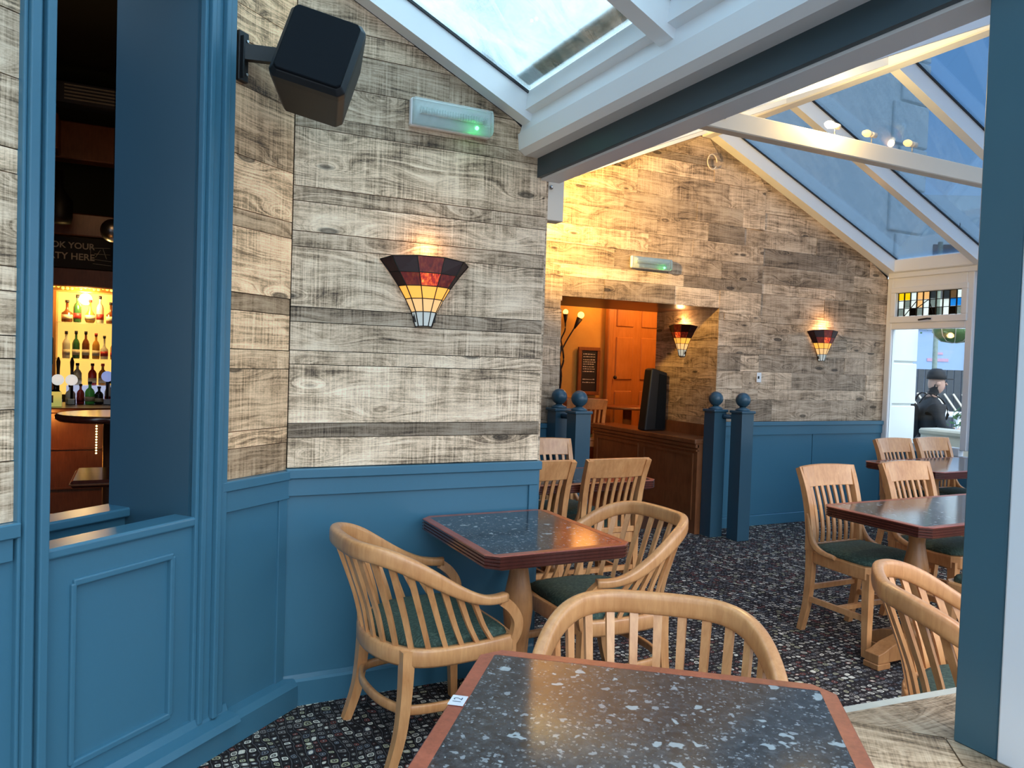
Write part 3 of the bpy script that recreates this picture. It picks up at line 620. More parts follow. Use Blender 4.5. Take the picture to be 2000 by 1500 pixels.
# =================================================================== TABLES
def table(w, d, name='pub_table', h=.759, peds=(0,)):
    t = empty(name, (0,0,0)); ch = .042; tr = .034
    def ring(wi, di, c, z): 
        a, b = wi/2, di/2
        return [(-a+c,-b,z),(a-c,-b,z),(a,-b+c,z),(a,b-c,z),(a-c,b,z),(-a+c,b,z),(-a,b-c,z),(-a,-b+c,z)]
    L = [ring(w-2*tr, d-2*tr, .004, h-.002), ring(w-2*tr, d-2*tr, .004, h), ring(w-.006, d-.006, ch, h)]
    z = h
    for k in range(4):
        z0 = h-.003-k*.0125
        L += [ring(w, d, ch, z0), ring(w, d, ch, z0-.006), ring(w-.010, d-.010, ch, z0-.0085), ring(w-.010, d-.010, ch, z0-.0105)]
    L += [ring(w-.02, d-.02, ch, h-.054)]
    m = MB(); m.loft(L, cap=False); k = len(m.v)
    m.f.append(tuple(len(m.v)-8+j for j in range(8))); m.sm.append(False)
    e = obj('edge_trim', m, 'mahog', t)
    e.data.materials.append(M['trimwood'])
    for i, p in enumerate(e.data.polygons):
        if i < 24: p.material_index = 1
    obj('table_top', MB().prism([(p[0], p[1]) for p in ring(w-2*tr, d-2*tr, .004, 0)], 'z', h-.03, h-.0005), 'granite', t)
    for px in peds:
        obj('pedestal', MB().lathe([(.10,h-.055),(.10,h-.075),(.055,h-.078),(.052,h-.09),(.060,h-.10),(.052,h-.112),(.040,h-.125),(.038,h-.16),(.046,h-.21),(.058,h-.27),(.062,h-.33),(.057,h-.39),(.045,h-.45),(.038,h-.50),(.040,h-.53),(.056,h-.545),(.056,h-.565),(.048,h-.575),(.060,h-.60),(.060,.11)], n=24, c=(px,0,0)), 'oakold', t)
        b = MB()
        for s_ in (-1, 1):
            b.prism([(px,.03),(px+s_*.30,.03),(px+s_*.30,.075),(px+s_*.26,.085),(px+s_*.20,.11),(px+s_*.06,.14),(px,.14)], 'y', -.04, .04)
            b.prism([(0,.03),(s_*.24,.03),(s_*.24,.075),(s_*.20,.085),(s_*.16,.11),(s_*.06,.138),(0,.138)], 'x', px-.04, px+.04)
        smooth_bevel(obj('foot', b, 'oakold', t), .004)
        for q in ((-.26,0),(.26,0),(0,-.2),(0,.2)): obj('foot_block', MB().box(px+q[0]-.045, px+q[0]+.045, q[1]-.045, q[1]+.045, 0, .03, .004), 'oakold', t)
    return t
T1c = Vector((.771,1.599))
ax = Vector((.790,-.613)); ay = Vector((-.613,-.790))
def place(o, x, y, rz, label, cat, group=None, z=0):
    o.location = (x, y, z); o.rotation_euler = (0, 0, rz); tag(o, label, cat, group); return o
tc1 = T1c+ax*(.723/2)+ay*(.62/2-.034)
t1 = place(table(.791, .62), tc1.x, tc1.y, math.atan2(-.613, .790), 'speckled dark table nearest the camera, corner chipped, with a number sticker', 'table', 'speckled pedestal tables')
t2 = place(table(.74, .62), 1.437, 2.775, PI/2, 'speckled pedestal table set against the blue middle wall', 'table', 'speckled pedestal tables')
t3 = place(table(1.5, .60, peds=(-.39, .39)), 3.96, 2.515, 0, 'long glossy table on the right between four chairs', 'table', 'long tables')
t4 = place(table(1.2, .66, peds=(-.2,)), 5.75, 3.80, 0, 'far glossy table beside the window on the right', 'table', 'long tables')
t5 = place(table(1.1, .60), 2.32, 4.03, 0, 'table behind the two chair backs left of the steps', 'table', 'long tables')
def sticker(x, y, rz, lab, txt):
    s_ = empty('table_sticker', (x, y, .7605), rz, label=lab, cat='sticker')
    spl = obj('plate', MB().box(-.016, .016, -.022, .022, 0, .001), 'sticker', s_)
    if txt:
        cu = bpy.data.curves.new('t', 'FONT'); cu.body = txt; cu.size = .026; cu.align_x = 'CENTER'; cu.align_y = 'CENTER'
        to = bpy.data.objects.new('t', cu); me = bpy.data.meshes.new_from_object(to); bpy.data.objects.remove(to)
        n = obj('number', me, 'bluedk', spl, (0, 0, .0013)); n.rotation_euler = (0, 0, PI/2)
sp = T1c+ay*.262-ax*.017
sticker(sp.x, sp.y, math.atan2(-.613, .790), 'white number sticker on the left edge of the nearest table', '12')
# =================================================================== CHAIRS
def armchair():
    t = empty('captain_chair', (0,0,0))
    half = []
    for i in range(4):
        x = .165-i*.05; half.append((x, .268+.035*(1-((x+.04)/.205)**2), 0))
    for i in range(9):
        a = PI/2*i/8; half.append((-.04-.33*math.sin(a), .303*math.cos(a)**.62 if i < 8 else 0, 0))
    def rz_(x): t_ = min(1, max(0, (.125-x)/.495)); return .583+.193*t_*t_*(3-2*t_)
    half = [(x, y, rz_(x)) for x, y, z in half]
    pts = half+[(x, -y, z) for x, y, z in reversed(half[:-1])]
    path = bez(pts, 3); n = len(path)-1
    wf = lambda u: .040
    hf = lambda u: .034+.028*min(1, max(0, 1-(abs(u-.5)-.22)*5))
    obj('top_rail', MB().sweep(path, wf, hf, 16, p=4), 'oak', t)
    sh = [(.205,.248), (.12,.264), (.02,.270), (-.09,.266), (-.17,.240), (-.225,.178), (-.258,.095), (-.268,0)]
    sp_ = [(x, y, .40) for x, y in sh]+[(x, -y, .40) for x, y in reversed(sh[:-1])]
    spath = bez(sp_, 6)
    fm = MB().sweep(spath, .034, .066, 8, square=False, p=5)
    obj('seat_frame', fm, 'oak', t)
    obj('front_rail', MB().sweep([(.205,.245,.40), (.222,.1,.40), (.222,-.1,.40), (.205,-.245,.40)], .032, .066, 8, p=5), 'oak', t)
    # cushion: inset D dome
    cu = []
    base = [Vector((q.x*.93+.006, q.y*.93)) for q in spath]
    for sc, z in ((1.0, .41), (1.0, .435), (.97, .452), (.88, .466), (.65, .475), (.3, .479), (.02, .480)):
        ring = [(b.x*sc, b.y*sc, z) for b in base]
        cu.append(ring)
    obj('cushion', MB().loft(cu, smooth=True), 'fabric', t)
    def arc(pth, t_):
        d_ = [0]
        for a_, b_ in zip(pth, pth[1:]): d_.append(d_[-1]+(b_-a_).length)
        q_ = t_*d_[-1]
        for i_ in range(len(d_)-1):
            if d_[i_+1] >= q_: return pth[i_].lerp(pth[i_+1], (q_-d_[i_])/max(1e-6, d_[i_+1]-d_[i_]))
        return pth[-1]
    k = 19
    for i in range(k):
        u = .10+(1-.20)*i/(k-1); a = arc(path, u); b = arc(spath, .07+.86*i/(k-1))
        out = Vector((b.x, b.y, 0)).normalized()
        p0 = Vector((b.x, b.y, .428)); p3 = Vector((a.x, a.y, a.z-.012))
        m1 = p0.lerp(p3, .33)-out*.010; m2 = p0.lerp(p3, .7)-out*.006
        pa = bez([p0, m1, m2, p3], 4)
        tn = Vector((-out.y, out.x, 0))
        m = MB(); L = []
        for j, q in enumerate(pa):
            s_ = j/(len(pa)-1); w_ = (.0090+.0035*s_); d_ = .006
            L.append([q+tn*w_+out*d_, q+tn*w_-out*d_, q-tn*w_-out*d_, q-tn*w_+out*d_])
        obj('slat', m.loft(L), 'oak', t)
    for s_ in (-1, 1):
        obj('arm_post', MB().sweep(bez([(.205, s_*.248, .40), (.222, s_*.256, .44), (.222, s_*.262, .49), (.190, s_*.266, .54), (.150, s_*.269, .572)], 4), .027, .038, 8, up=(1,0,0), square=True), 'oak', t)
        obj('leg', MB().sweep([(.200, s_*.243, .425), (.205, s_*.243, .22), (.215, s_*.243, 0)], lambda u: .044-.014*u, lambda u: .044-.014*u, 4, up=(1,0,0), square=True), 'oak', t)
        obj('leg', MB().sweep(bez([(-.200, s_*.222, .425), (-.205, s_*.226, .28), (-.222, s_*.230, .13), (-.262, s_*.236, 0)], 4), lambda u: .048-.016*u, lambda u: .046-.014*u, 4, up=(1,0,0), square=True), 'oak', t)
    st = [(.20,.243), (.10,.246), (-.02,.246), (-.14,.236), (-.205,.205), (-.245,.11), (-.255,0)]
    obj('stretcher', MB().sweep(bez([(x, y, .21) for x, y in st]+[(x, -y, .21) for x, y in reversed(st[:-1])], 5), .020, .034, 8, p=5), 'oak', t)
    return t
def side_chair():
    t = empty('slat_back_chair', (0,0,0)); H = .912
    for s_ in (-1, 1):
        y = s_*.190
        obj('back_post', MB().sweep(bez([(-.195,y,.455), (-.198,y,.55), (-.215,y*1.01,.68), (-.245,y*1.03,.80), (-.285,y*1.06,H-.005)], 4), .034, lambda u: .050-.018*u, 4, up=(1,0,0), square=True), 'oak', t)
        obj('leg', MB().sweep(bez([(-.190,y,.465), (-.190,y,.30), (-.205,y,.15), (-.240,y,0)], 4), .034, lambda u: .048-.016*u, 4, up=(1,0,0), square=True), 'oak', t)
        obj('leg', MB().sweep([(.190,s_*.200,.43), (.192,s_*.200,.2), (.195,s_*.200,0)], lambda u: .045-.013*u, lambda u: .045-.013*u, 4, up=(1,0,0), square=True), 'oak', t)
        obj('corner_brace', MB().sweep(bez([(-.212,s_*.197,.66), (-.188,s_*.205,.56), (-.150,s_*.215,.498), (-.085,s_*.222,.470), (.0,s_*.226,.462)], 5), .024, lambda u: .022+.012*math.sin(PI*u), 8, up=(1,0,0), p=4), 'oak', t)
        obj('stretcher', MB().box(-.205, .19, s_*.196-.008, s_*.196+.008, .175, .205), 'oak', t)
    obj('stretcher', MB().box(-.01, .01, -.19, .19, .178, .202), 'oak', t)
    obj('stretcher', MB().box(-.21, -.19, -.19, .19, .235, .262), 'oak', t)
    L = []
    for i in range(9):
        y = -.205+.41*i/8; dx = -.030*(1-(y/.205)**2)
        top = H+.006*(1-(y/.205)**2)
        L.append([(-.252+dx, y*.965, .800), (-.230+dx, y*.965, .800), (-.262+dx, y*1.0, top), (-.290+dx, y*1.0, top)])
    smooth_bevel(obj('crest_rail', MB().loft(L), 'oak', t), .004)
    obj('lower_rail', MB().box(-.212, -.188, -.185, .185, .462, .495, .004), 'oak', t)
    for i in range(7):
        y = -.140+.28*i/6; dx = -.026*(1-(y/.205)**2)
        pa = bez([(-.202, y, .485), (-.196+dx*.3, y, .58), (-.212+dx*.7, y*1.02, .70), (-.242+dx, y*1.04, .81)], 3)
        obj('slat', MB().sweep(pa, .020, .010, 4, up=(1,0,0), square=True), 'oak', t)
    def seat(sc, z):
        p = [(-.20,-.195),(-.10,-.215),(.10,-.232),(.19,-.228),(.222,-.19),(.232,0),(.222,.19),(.19,.228),(.10,.232),(-.10,.215),(-.20,.195)]
        return [(x*sc, y*sc, z) for x, y in p]
    obj('seat_frame', MB().loft([seat(.99,.395), seat(1,.40), seat(1,.455), seat(.985,.462)]), 'oak', t)
    obj('cushion', MB().loft([seat(.90,.46), seat(.90,.475), seat(.86,.490), seat(.72,.502), seat(.4,.508), seat(.02,.510)], smooth=True), 'fabric', t)
    return t
ac = armchair(); sc_ = side_chair(); used = {'a': 0, 's': 0}
def put(kind, x, y, deg, label, group):
    src = ac if kind == 'a' else sc_
    o = src if not used[kind] else copy_tree(src); used[kind] = 1
    o.location = (x, y, 0); o.rotation_euler = (0, 0, math.radians(deg)); o['label'] = label; o['category'] = 'chair'; o['group'] = group; return o
GA = 'curved-back armchairs'; GS = 'slat-back dining chairs'
put('a', 1.056, 2.752, 3.8, 'curved-back oak armchair with green seat left of the wall table', GA)
put('a', 1.81, 2.787, 181, 'curved-back oak armchair facing left at the wall table', GA)
put('a', 1.118, 1.436, -127.8, 'curved-back oak armchair tucked behind the nearest table', GA)
put('a', 2.442, 1.40, -48, 'curved-back oak armchair partly hidden by the blue column', GA)
put('s', 3.57, 2.82, -90, 'slat-back oak chair at the left end of the long right table', GS)
put('s', 4.25, 2.82, -90, 'slat-back oak chair second along the long right table', GS)
put('s', 5.67, 3.98, -90, 'slat-back chair at the window table, left one of the pair', GS)
put('s', 6.17, 3.98, -90, 'slat-back chair at the window table, right one of the pair', GS)
put('s', 2.51, 3.92, 90, 'slat-back oak chair seen from behind, in front of the panelled ledge', GS)
put('s', 2.00, 3.92, 90, 'slat-back oak chair seen from behind, beside the middle wall corner', GS)
put('s', 2.60, 4.43, -90, 'slat-back oak chair farthest left, on the far side of its table', GS)
put('s', 3.75, 2.12, 90, 'green-seated chair at the near side of the long right table', GS)
# =================================================================== WALL SCONCES
AMB = [emit('lit_glass_'+n, c, s) for n, c, s in (('dark', (.03,.003,.002), .08), ('red', (.75,.035,.01), .8), ('amber', (1.0,.46,.07), .95), ('peach', (1.0,.60,.25), .72), ('pale', (.66,.72,.70), .42))]
def hot_mat():
    m, t, nd, lk, p = nm('lit_glass_hot'); tcn = nd.new('ShaderNodeTexCoord')
    f = noise(nd, lk, mapping(nd, lk, tcn.outputs['Object'], (60, 60, 28)), 1, 3, .7)
    c = ramp(nd, lk, f, [(.34, (.06,.002,.001)), (.48, (.55,.02,.006)), (.60, (1.0,.16,.02)), (.72, (1.0,.65,.10))])
    p.inputs['Base Color'].default_value = (.1,.01,.01,1); lk.new(c, p.inputs['Emission Color']); p.inputs['Emission Strength'].default_value = 1.0; return m
HOT = hot_mat(); WARMDK = hot_mat(); WARMDK.node_tree.nodes['Principled BSDF'].inputs['Emission Strength'].default_value = .12
def sconce():
    t = empty('wall_sconce', (0,0,0)); lev = [(.280,.203,.075),(.228,.160,.070),(.172,.119,.060),(.118,.086,.052),(.062,.057,.040),(0,.037,.028)]
    nf = 5
    def ring(r, d, z, e=0): return [(-(r+e)*math.cos(PI*i/nf), -(d+e)*math.sin(PI*i/nf), z+(.022 if z > .25 else .004)*math.sin(PI*i/nf)) for i in range(nf+1)]
    for li in range(5):
        (za, ra, da), (zb, rb, db) = lev[li], lev[li+1]; A, B_ = ring(ra, da, za), ring(rb, db, zb)
        for i in range(nf):
            m = MB(); q = [A[i], A[i+1], B_[i+1], B_[i]]
            cen = [sum(p[k] for p in q)/4 for k in range(3)]; q = [tuple(c+(p-c)*.97 for p, c in zip(v, cen)) for v in q]
            inn = [(p[0]*.985, p[1]*.97, p[2]) for p in q]; m.loft([q, inn])
            mt = (AMB[0], AMB[0], AMB[2], AMB[3], AMB[4])[li]
            if li == 0 and i == 2: mt = AMB[1] if False else AMB[0]
            if li == 1: mt = HOT if i == 2 else (WARMDK if i in (1, 3) else AMB[0])
            if li == 0 and i == 2: mt = WARMDK
            obj('glass_panel', m, mt, t)
    ld = MB()
    for (z_, r_, d_) in lev: ld.sweep(ring(r_, d_, z_), .005, .005, 4)
    for i in range(nf+1):
        ld.sweep([ring(r_, d_, z_)[i] for z_, r_, d_ in lev], .005, .005, 4, up=(0,1,0))
    obj('leading', ld, 'lead', t)
    obj('bulb', MB().ball((0,-.032,.185), .020, 10), BULB, t)
    obj('back_plate', MB().box(-.05, .05, -.012, 0, .02, .20), 'iron', t)
    return t
BULB = emit('bulb', (1,.72,.35), 12)
s0 = sconce()
for i, (x, y, z_, rz, l, e) in enumerate(((1.130, YW-.006, 1.588, 0, 'stained glass wall sconce, largest, on the middle wall', .9), (5.965, Y2-.006, 1.552, 0, 'stained glass wall sconce on the far wall near the window', 3), (OX1-.004, 5.78, 1.552, -PI/2, 'stained glass wall sconce inside the far opening', 3))):
    o = s0 if i == 0 else copy_tree(s0); place(o, x, y, rz, l, 'wall lamp', 'stained glass wall sconces', z_)
    off = Vector((0, -.045, .33)); off.rotate(o.rotation_euler)
    point('sconce_light', Vector((x, y, z_))+off, e, (1,.55,.22), .03)
# =================================================================== EMERGENCY LIGHTS
def emlight(w, h, d):
    t = empty('emergency_light', (0,0,0))
    smooth_bevel(obj('back_box', MB().box(-w/2, w/2, -d*.45, 0, -h/2, h/2, .006), 'white', t), .004)
    cv = smooth_bevel(obj('cover', MB().prism([(-d*.45,-h/2),(-d*.45,h/2),(-d*.85,h/2-.006),(-d,h*.2),(-d,-h*.35),(-d*.85,-h/2+.004)], 'x', -w/2+.004, w/2-.004), 'lens', t), .006, 3)
    rb = MB()
    for i in range(26): rb.box(-w*.42+i*w*.84/26, -w*.42+i*w*.84/26+.006, -d*.93, -d*.80, -h*.1, h*.12)
    obj('rib', rb, 'lens', cv)['kind'] = 'stuff'
    obj('tube', MB().lathe([(.009,-w*.40),(.009,w*.40)], (0,-d*.6,.0), 10, 'x'), 'white', t)
    obj('led', MB().ball((w*.27,-d*.98,-h*.32), .0085, 8), 'ledg', cv)
    return t
place(emlight(.376, .118, .075), 1.222, YW-.005, 0, 'clear emergency light with green dot above the large sconce', 'emergency light', None, 2.503)
place(emlight(.40, .10, .07), 3.885, Y2-.005, 0, 'clear emergency light over the far opening', 'emergency light', None, 2.315)
point('led_glow', (1.33, YW-.11, 2.46), .02, (.1,1,.2), .01)
# =================================================================== LOUDSPEAKER
k = .845
sx_ = Vector((.9124,-.3208,-.2543)); sy_ = Vector((.2671,.9372,-.2241)); sz_ = Vector((.3102,.1365,.9408))
sp_o = empty('loudspeaker', (0,0,0), label='black tilted loudspeaker hung on a bracket high on the left wall', cat='loudspeaker')
sp_o.matrix_world = Matrix(((sx_.x,sy_.x,sz_.x,.6399*k),(sx_.y,sy_.y,sz_.y,3.1557*k),(sx_.z,sy_.z,sz_.z,1.45+1.2445*k),(0,0,0,1)))
w_, h_, d_ = .312*k, .342*k, .300*k
def rect(w, h, y, c=.0): 
    a, b = w/2, h/2; return [(-a+c,y,-b),(a-c,y,-b),(a,y,-b+c),(a,y,b-c),(a-c,y,b),(-a+c,y,b),(-a,y,b-c),(-a,y,-b+c)]
cab = smooth_bevel(obj('cabinet', MB().loft([rect(w_-.03,h_-.03,.0,.015), rect(w_,h_,.022,.02), rect(w_*1.0,h_*1.0,.05,.02), rect(w_*.86,h_*.93,d_,.02)]), 'black', sp_o), .004, 2)
smooth_bevel(obj('grille', MB().loft([rect(w_-.035,h_-.035,-.010,.012), rect(w_-.03,h_-.03,.003,.012)]), 'grille', cab), .004, 3)
br = empty('speaker_bracket', (C0[0], C0[1], 0), Rl, label='black swivel bracket holding the loudspeaker on the planks', cat='bracket')
wpl = smooth_bevel(obj('wall_plate', MB().box(-.325, -.275, -.016, 0, 2.44, 2.62, .003).box(-.318, -.310, -.030, -.01, 2.45, 2.60), 'black', br), .002)
smooth_bevel(obj('arm', MB().sweep([(-.30,-.015,2.545), (-.20,-.10,2.555)], .03, .055, square=True).sweep([(-.20,-.10,2.555), (-.10,-.20,2.56)], .03, .055, square=True), 'black', br), .002)
obj('hinge', MB().lathe([(.012,-.05),(.012,.05)], (-.20,-.10,2.555), 12), 'steel', br)
for zz in (2.47, 2.59): obj('screw', MB().lathe([(.005,-.004),(.005,0)], (-.285,-.016,zz), 8, 'y'), 'steel', wpl)
# =================================================================== SMALL THINGS ON THE BACK WALL, BULBS
m = MB(); m.tube([(4.50+.052*math.cos(a), Y2-.03, 3.255+.065*math.sin(a)) for a in [2*PI*i/22 for i in range(21)]], .006, 6)
tag(obj('cable_loop', m, 'cream'), 'loose loop of pale cable high on the far gable', 'cable')
sw = empty('light_switch', (5.168, Y2-.006, 1.378), label='small white switch plate with a black button on the far wall', cat='switch')
obj('plate', MB().box(-.028, .028, -.008, 0, -.045, .045, .003), 'white', sw); obj('button', MB().box(-.018, -.002, -.013, -.006, -.012, .012), 'black', sw)
sb = []
for i, (px_, e) in enumerate(((3.90, 1), (4.24, 0), (4.64, 0))):
    b_ = empty('spot_bulb', (px_, 3.47, 2.945), label=('brightly lit bulb on top of the white tie beam', 'small bulb fitting second along the tie beam', 'small bulb fitting rightmost on the tie beam')[i], cat='bulb', group='bulb fittings on the tie beam')
    obj('stem', MB().tube([(.04,0,0), (.04,0,.06)], .005, 6), 'steel', b_); obj('holder', MB().lathe([(.018,.015),(.018,.075)], (0,0,.06), 12, 'x'), 'cream', b_)
    obj('bulb', MB().lathe([(.004,-.05),(.016,-.035),(.024,-.012),(.022,.01),(.012,.02)], (0,0,.06), 12, 'x'), emit('tie_bulb_%d' % i, (1,.75,.35), 60 if e else .9), b_)
point('tie_bulb_light', (3.83, 3.38, 3.06), 30, (1,.70,.26), .04)
sl_ = point('wall_wash', (2.35, 4.45, 2.53), 330, (1,.60,.15), .05, 'SPOT', None, 1.75)
sl_.rotation_euler = (Vector((3.30, 5.3, 2.75))-sl_.location).to_track_quat('-Z', 'Y').to_euler()
wsp = empty('wash_lamp', (2.33, 4.42, 2.56), label='small spotlight under the far roof washing the gable', cat='spotlight')
obj('housing', MB().lathe([(.03,-.09),(.035,-.02)], (0,0,.0), 14, 'y'), 'white', wsp)
ph = empty('pendant_heater', (4.45, 2.30, 2.2), label='black conical hood beside the blue column top', cat='heater')
obj('hood', MB().lathe([(.17,.62),(.02,.71)], n=20), 'black', ph); obj('pole', MB().lathe([(.013,.71),(.013,1.22)], n=8), 'steel', ph)
# torch wall lamp in the raised room
tl = empty('torch_lamp', (4.28, 7.46, 1.1), label='wrought iron branching torch lamp on the ochre wall', cat='wall lamp')
obj('stem', MB().tube(bez([(-.02,-.05,-.05), (0,-.06,.2), (-.03,-.06,.4), (.0,-.06,.55)], 6), .014).tube(bez([(.02,-.05,-.05), (-.03,-.07,.2), (.02,-.07,.38), (0,-.06,.55)], 6), .010), 'iron', tl)
obj('branch', MB().tube(bez([(0,-.06,.50), (.06,-.07,.62), (.16,-.08,.78)], 5), .008).tube(bez([(0,-.06,.55), (-.02,-.07,.62), (.02,-.08,.72), (.02,-.08,.82)], 5), .008), 'iron', tl)
obj('cup', MB().sweep([(.14,-.08,.745), (.20,-.09,.86)], lambda u: .02+.05*u, lambda u: .02+.05*u, 10), 'iron', tl); obj('cup', MB().lathe([(.008,.0),(.03,.10)], (.02,-.08,.80), 10), 'iron', tl)
FL = emit('lamp_flame', (1,.45,.10), 4)
obj('flame_glass', MB().ball((.215,-.09,.90), .038, 10), FL, tl); obj('flame_glass', MB().ball((.02,-.08,.925), .03, 10), FL, tl)
point('torch_light', (4.62, 7.30, 2.15), 4, (1,.42,.10), .15)
point('raised_room_light', (5.3, 6.75, 2.35), 30, (1,.50,.16), .1)
rt = empty('pub_round_table', (4.95, 7.05, .17), label='small wooden table in front of the orange door', cat='table')
obj('table_top', MB().lathe([(.30,.795),(.31,.81),(.30,.825)], n=28), 'barwood', rt); obj('pedestal', MB().lathe([(.22,0),(.05,.05),(.05,.795)], n=16), 'barwood', rt)
rc_ = copy_tree(sc_); rc_.location = (4.40, 7.12, .17); rc_.rotation_euler = (0, 0, 1.2); rc_['label'] = 'dark slat-back chair in the raised room behind the ledge'
# =================================================================== BAR BEHIND THE LEFT OPENING
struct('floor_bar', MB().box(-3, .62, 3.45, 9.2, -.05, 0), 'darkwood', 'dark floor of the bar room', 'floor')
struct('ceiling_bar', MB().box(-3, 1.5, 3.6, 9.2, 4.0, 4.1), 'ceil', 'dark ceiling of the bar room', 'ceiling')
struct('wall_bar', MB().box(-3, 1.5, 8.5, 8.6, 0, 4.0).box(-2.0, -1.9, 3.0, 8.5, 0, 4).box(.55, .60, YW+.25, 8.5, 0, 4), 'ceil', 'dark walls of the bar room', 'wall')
va = empty('air_vent', (-.43, 8.0, 3.72), label='dim slatted ceiling vent in the bar', cat='vent')
obj('frame', MB().box(-.24, .24, -.1, .1, -.10, .08), 'slate', va)
for i in range(5): obj('slat', MB().box(-.17, .24, -.11, -.10, -.07+i*.03, -.058+i*.03), 'stone', va)
ob = empty('bar_canopy', (0, 0, 0), label='wooden canopy beams above the bar', cat='canopy')
obj('beam', MB().box(-1.4, .5, 7.9, 8.1, 3.13, 3.46, .01), 'barwood', ob); obj('beam', MB().box(-1.4, -.62, 7.6, 7.9, 3.14, 3.44, .01), 'barwood', ob)
obj('beam', MB().box(-1.4, .5, 7.95, 8.1, 2.46, 2.66, .01), 'barwood', ob); obj('fascia', MB().box(-1.4, .5, 8.0, 8.1, 2.0, 2.17, .01), 'barwood', ob)
bs = empty('party_sign', (-.52, 7.98, 2.31), label='long chalkboard reading BOOK YOUR PARTY HERE above the bar', cat='chalkboard')
bsb = obj('board', MB().box(-.42, .42, 0, .02, -.14, .135), 'board', bs)
def text(body, size, loc, parent, mat, name='lettering', rz=0):
    cu = bpy.data.curves.new('t', 'FONT'); cu.body = body; cu.size = size; cu.extrude = .001; cu.offset = .0015
    to = bpy.data.objects.new('t', cu); me = bpy.data.meshes.new_from_object(to); bpy.data.objects.remove(to)
    o = obj(name, me, mat, parent, loc); o.rotation_euler = (PI/2, 0, rz); return o
text('BOOK YOUR', .076, (-.275, -.004, .035), bsb, 'chalk'); text('PARTY HERE', .082, (-.285, -.004, -.065), bsb, 'chalk')
dw = MB()
for a, b in (((.14,.05),(.30,.06)), ((.14,.05),(.14,-.05)), ((.14,-.05),(.31,-.06)), ((.17,.0),(.30,.0)), ((.18,-.03),(.22,.04)), ((.24,.05),(.27,-.04)), ((.16,-.09),(.31,-.10))): dw.sweep([(a[0],-.003,a[1]), (b[0],-.003,b[1])], .004, .006, 4)
obj('chalk_drawing', dw, 'chalk', bsb)
hb = empty('hanging_bottle', (-.60, 7.6, 2.5), label='dark hanging bottle shape under the bar canopy', cat='bottle'); obj('body', MB().lathe([(.005,0),(.09,.01),(.10,.06),(.10,.20),(.03,.30),(.025,.45)], n=18), 'black', hb)
di = empty('mirror_ball', (-.19, 7.5, 2.47), label='small glittery ball at the edge of the bar opening', cat='ball'); obj('ball', MB().ball((0,0,0), .10, 12), 'steel', di); obj('cord', MB().tube([(0,0,.1), (0,0,1.5)], .003, 5), 'black', di)
# back bar shelves
YB = 8.25
WARM = emit('backlit_panel', (1.0,.60,.13), 1.05)
bk = empty('back_bar', (0, YB, 0), label='yellow lit back bar cabinet with glass shelves', cat='shelving')
obj('back_panel', MB().box(-.66, -.10, .12, .14, 1.0, 1.97), WARM, bk)
obj('side_panel', MB().box(-.74, -.66, -.06, .14, .95, 1.98), 'doorwood', bk); obj('side_panel', MB().box(-.10, -.02, -.06, .14, .95, 1.98), 'doorwood', bk)
obj('top_panel', MB().box(-.9, .0, -.12, .14, 1.97, 2.02), 'doorwood', bk)
for zz in (1.345, 1.685): obj('shelf', MB().box(-.66, -.10, -.05, .12, zz-.008, zz), 'lens', bk)
gl_ = MB()
for i in range(22): gl_.ball((-.82+i*.036, -.13, 2.0+rnd(-.01,.012)), .014, 5)
tag(obj('light_string', gl_, emit('fairy_lights', (.75,.85,.12), 1.6), None, (0, YB, 0)), 'string of small lights along the top of the back bar', 'string lights', kind='stuff')
lm = empty('back_bar_lamp', (-.43, YB+.05, 1.91), label='bright bulb at the top of the back bar', cat='bulb'); obj('bulb', MB().ball((0,0,0), .055, 10), emit('back_bulb', (1,.9,.6), 8), lm)
point('back_bar_light', (-.43, YB-.15, 1.90), 14, (1,.65,.22), .06)
def gm(name, c, r=.15):
    m_, t_, nd, lk, p = nm(name); p.inputs['Base Color'].default_value = (*c, 1); p.inputs['Roughness'].default_value = r; p.inputs['Coat Weight'].default_value = .5; p.inputs['Transmission Weight'].default_value = .25; return m_
GC = {n: gm('bottle_'+n, c) for n, c in dict(brown=(.20,.06,.02), green=(.05,.16,.05), amber=(.62,.30,.05), clear=(.75,.72,.6), red=(.5,.04,.03), dark=(.02,.02,.02), lime=(.15,.75,.12), blue=(.12,.10,.55)).items()}
def bottle(x, y, z, kind, gc, lc, h, r, label):
    pr = {'s': [(.9,0),(1,.03),(1,.55),(.75,.66),(.33,.74),(.30,.93),(.34,.94),(.34,1)], 'r': [(.9,0),(1.25,.12),(1.25,.34),(.5,.55),(.28,.66),(.26,.93),(.34,.94),(.34,1)], 'w': [(1,0),(1.1,.03),(1.1,.42),(.5,.52),(.28,.62),(.28,.9),(.4,.91),(.4,1)]}[kind]
    b_ = empty('bottle', (x, y, z)); g_ = obj('glass', MB().lathe([(.01,0)]+[(a*r, b*h) for a, b in pr]+[(.01,h)], n=16), GC[gc], b_)
    k_ = 1.27 if kind == 'r' else (1.12 if kind == 'w' else 1.02)
    obj('label', MB().lathe([(k_*r,h*.13),(k_*r,h*.34)], n=16), lc, g_); obj('cap', MB().lathe([(.42*r,h*.90),(.42*r,h*1.02)], n=10), 'black' if gc != 'amber' else 'red', g_)
    tag(b_, label, 'bottle', 'bottles on the back bar'); return b_
for x, kd, gc, lc, h, r, l in ((-.577,'w','brown','label',.20,.042,'squat brown bottle, leftmost on the top bar shelf'), (-.493,'s','green','red',.255,.034,'green bottle with red label on the top bar shelf'), (-.388,'r','amber','label',.215,.036,'round amber bottle on the top bar shelf'), (-.305,'s','clear','red',.255,.032,'clear bottle with red base on the top bar shelf'), (-.215,'w','brown','label',.20,.036,'brown bottle with cream label, rightmost on the top bar shelf')): bottle(x, YB, 1.685, kd, gc, lc, h, r, l)
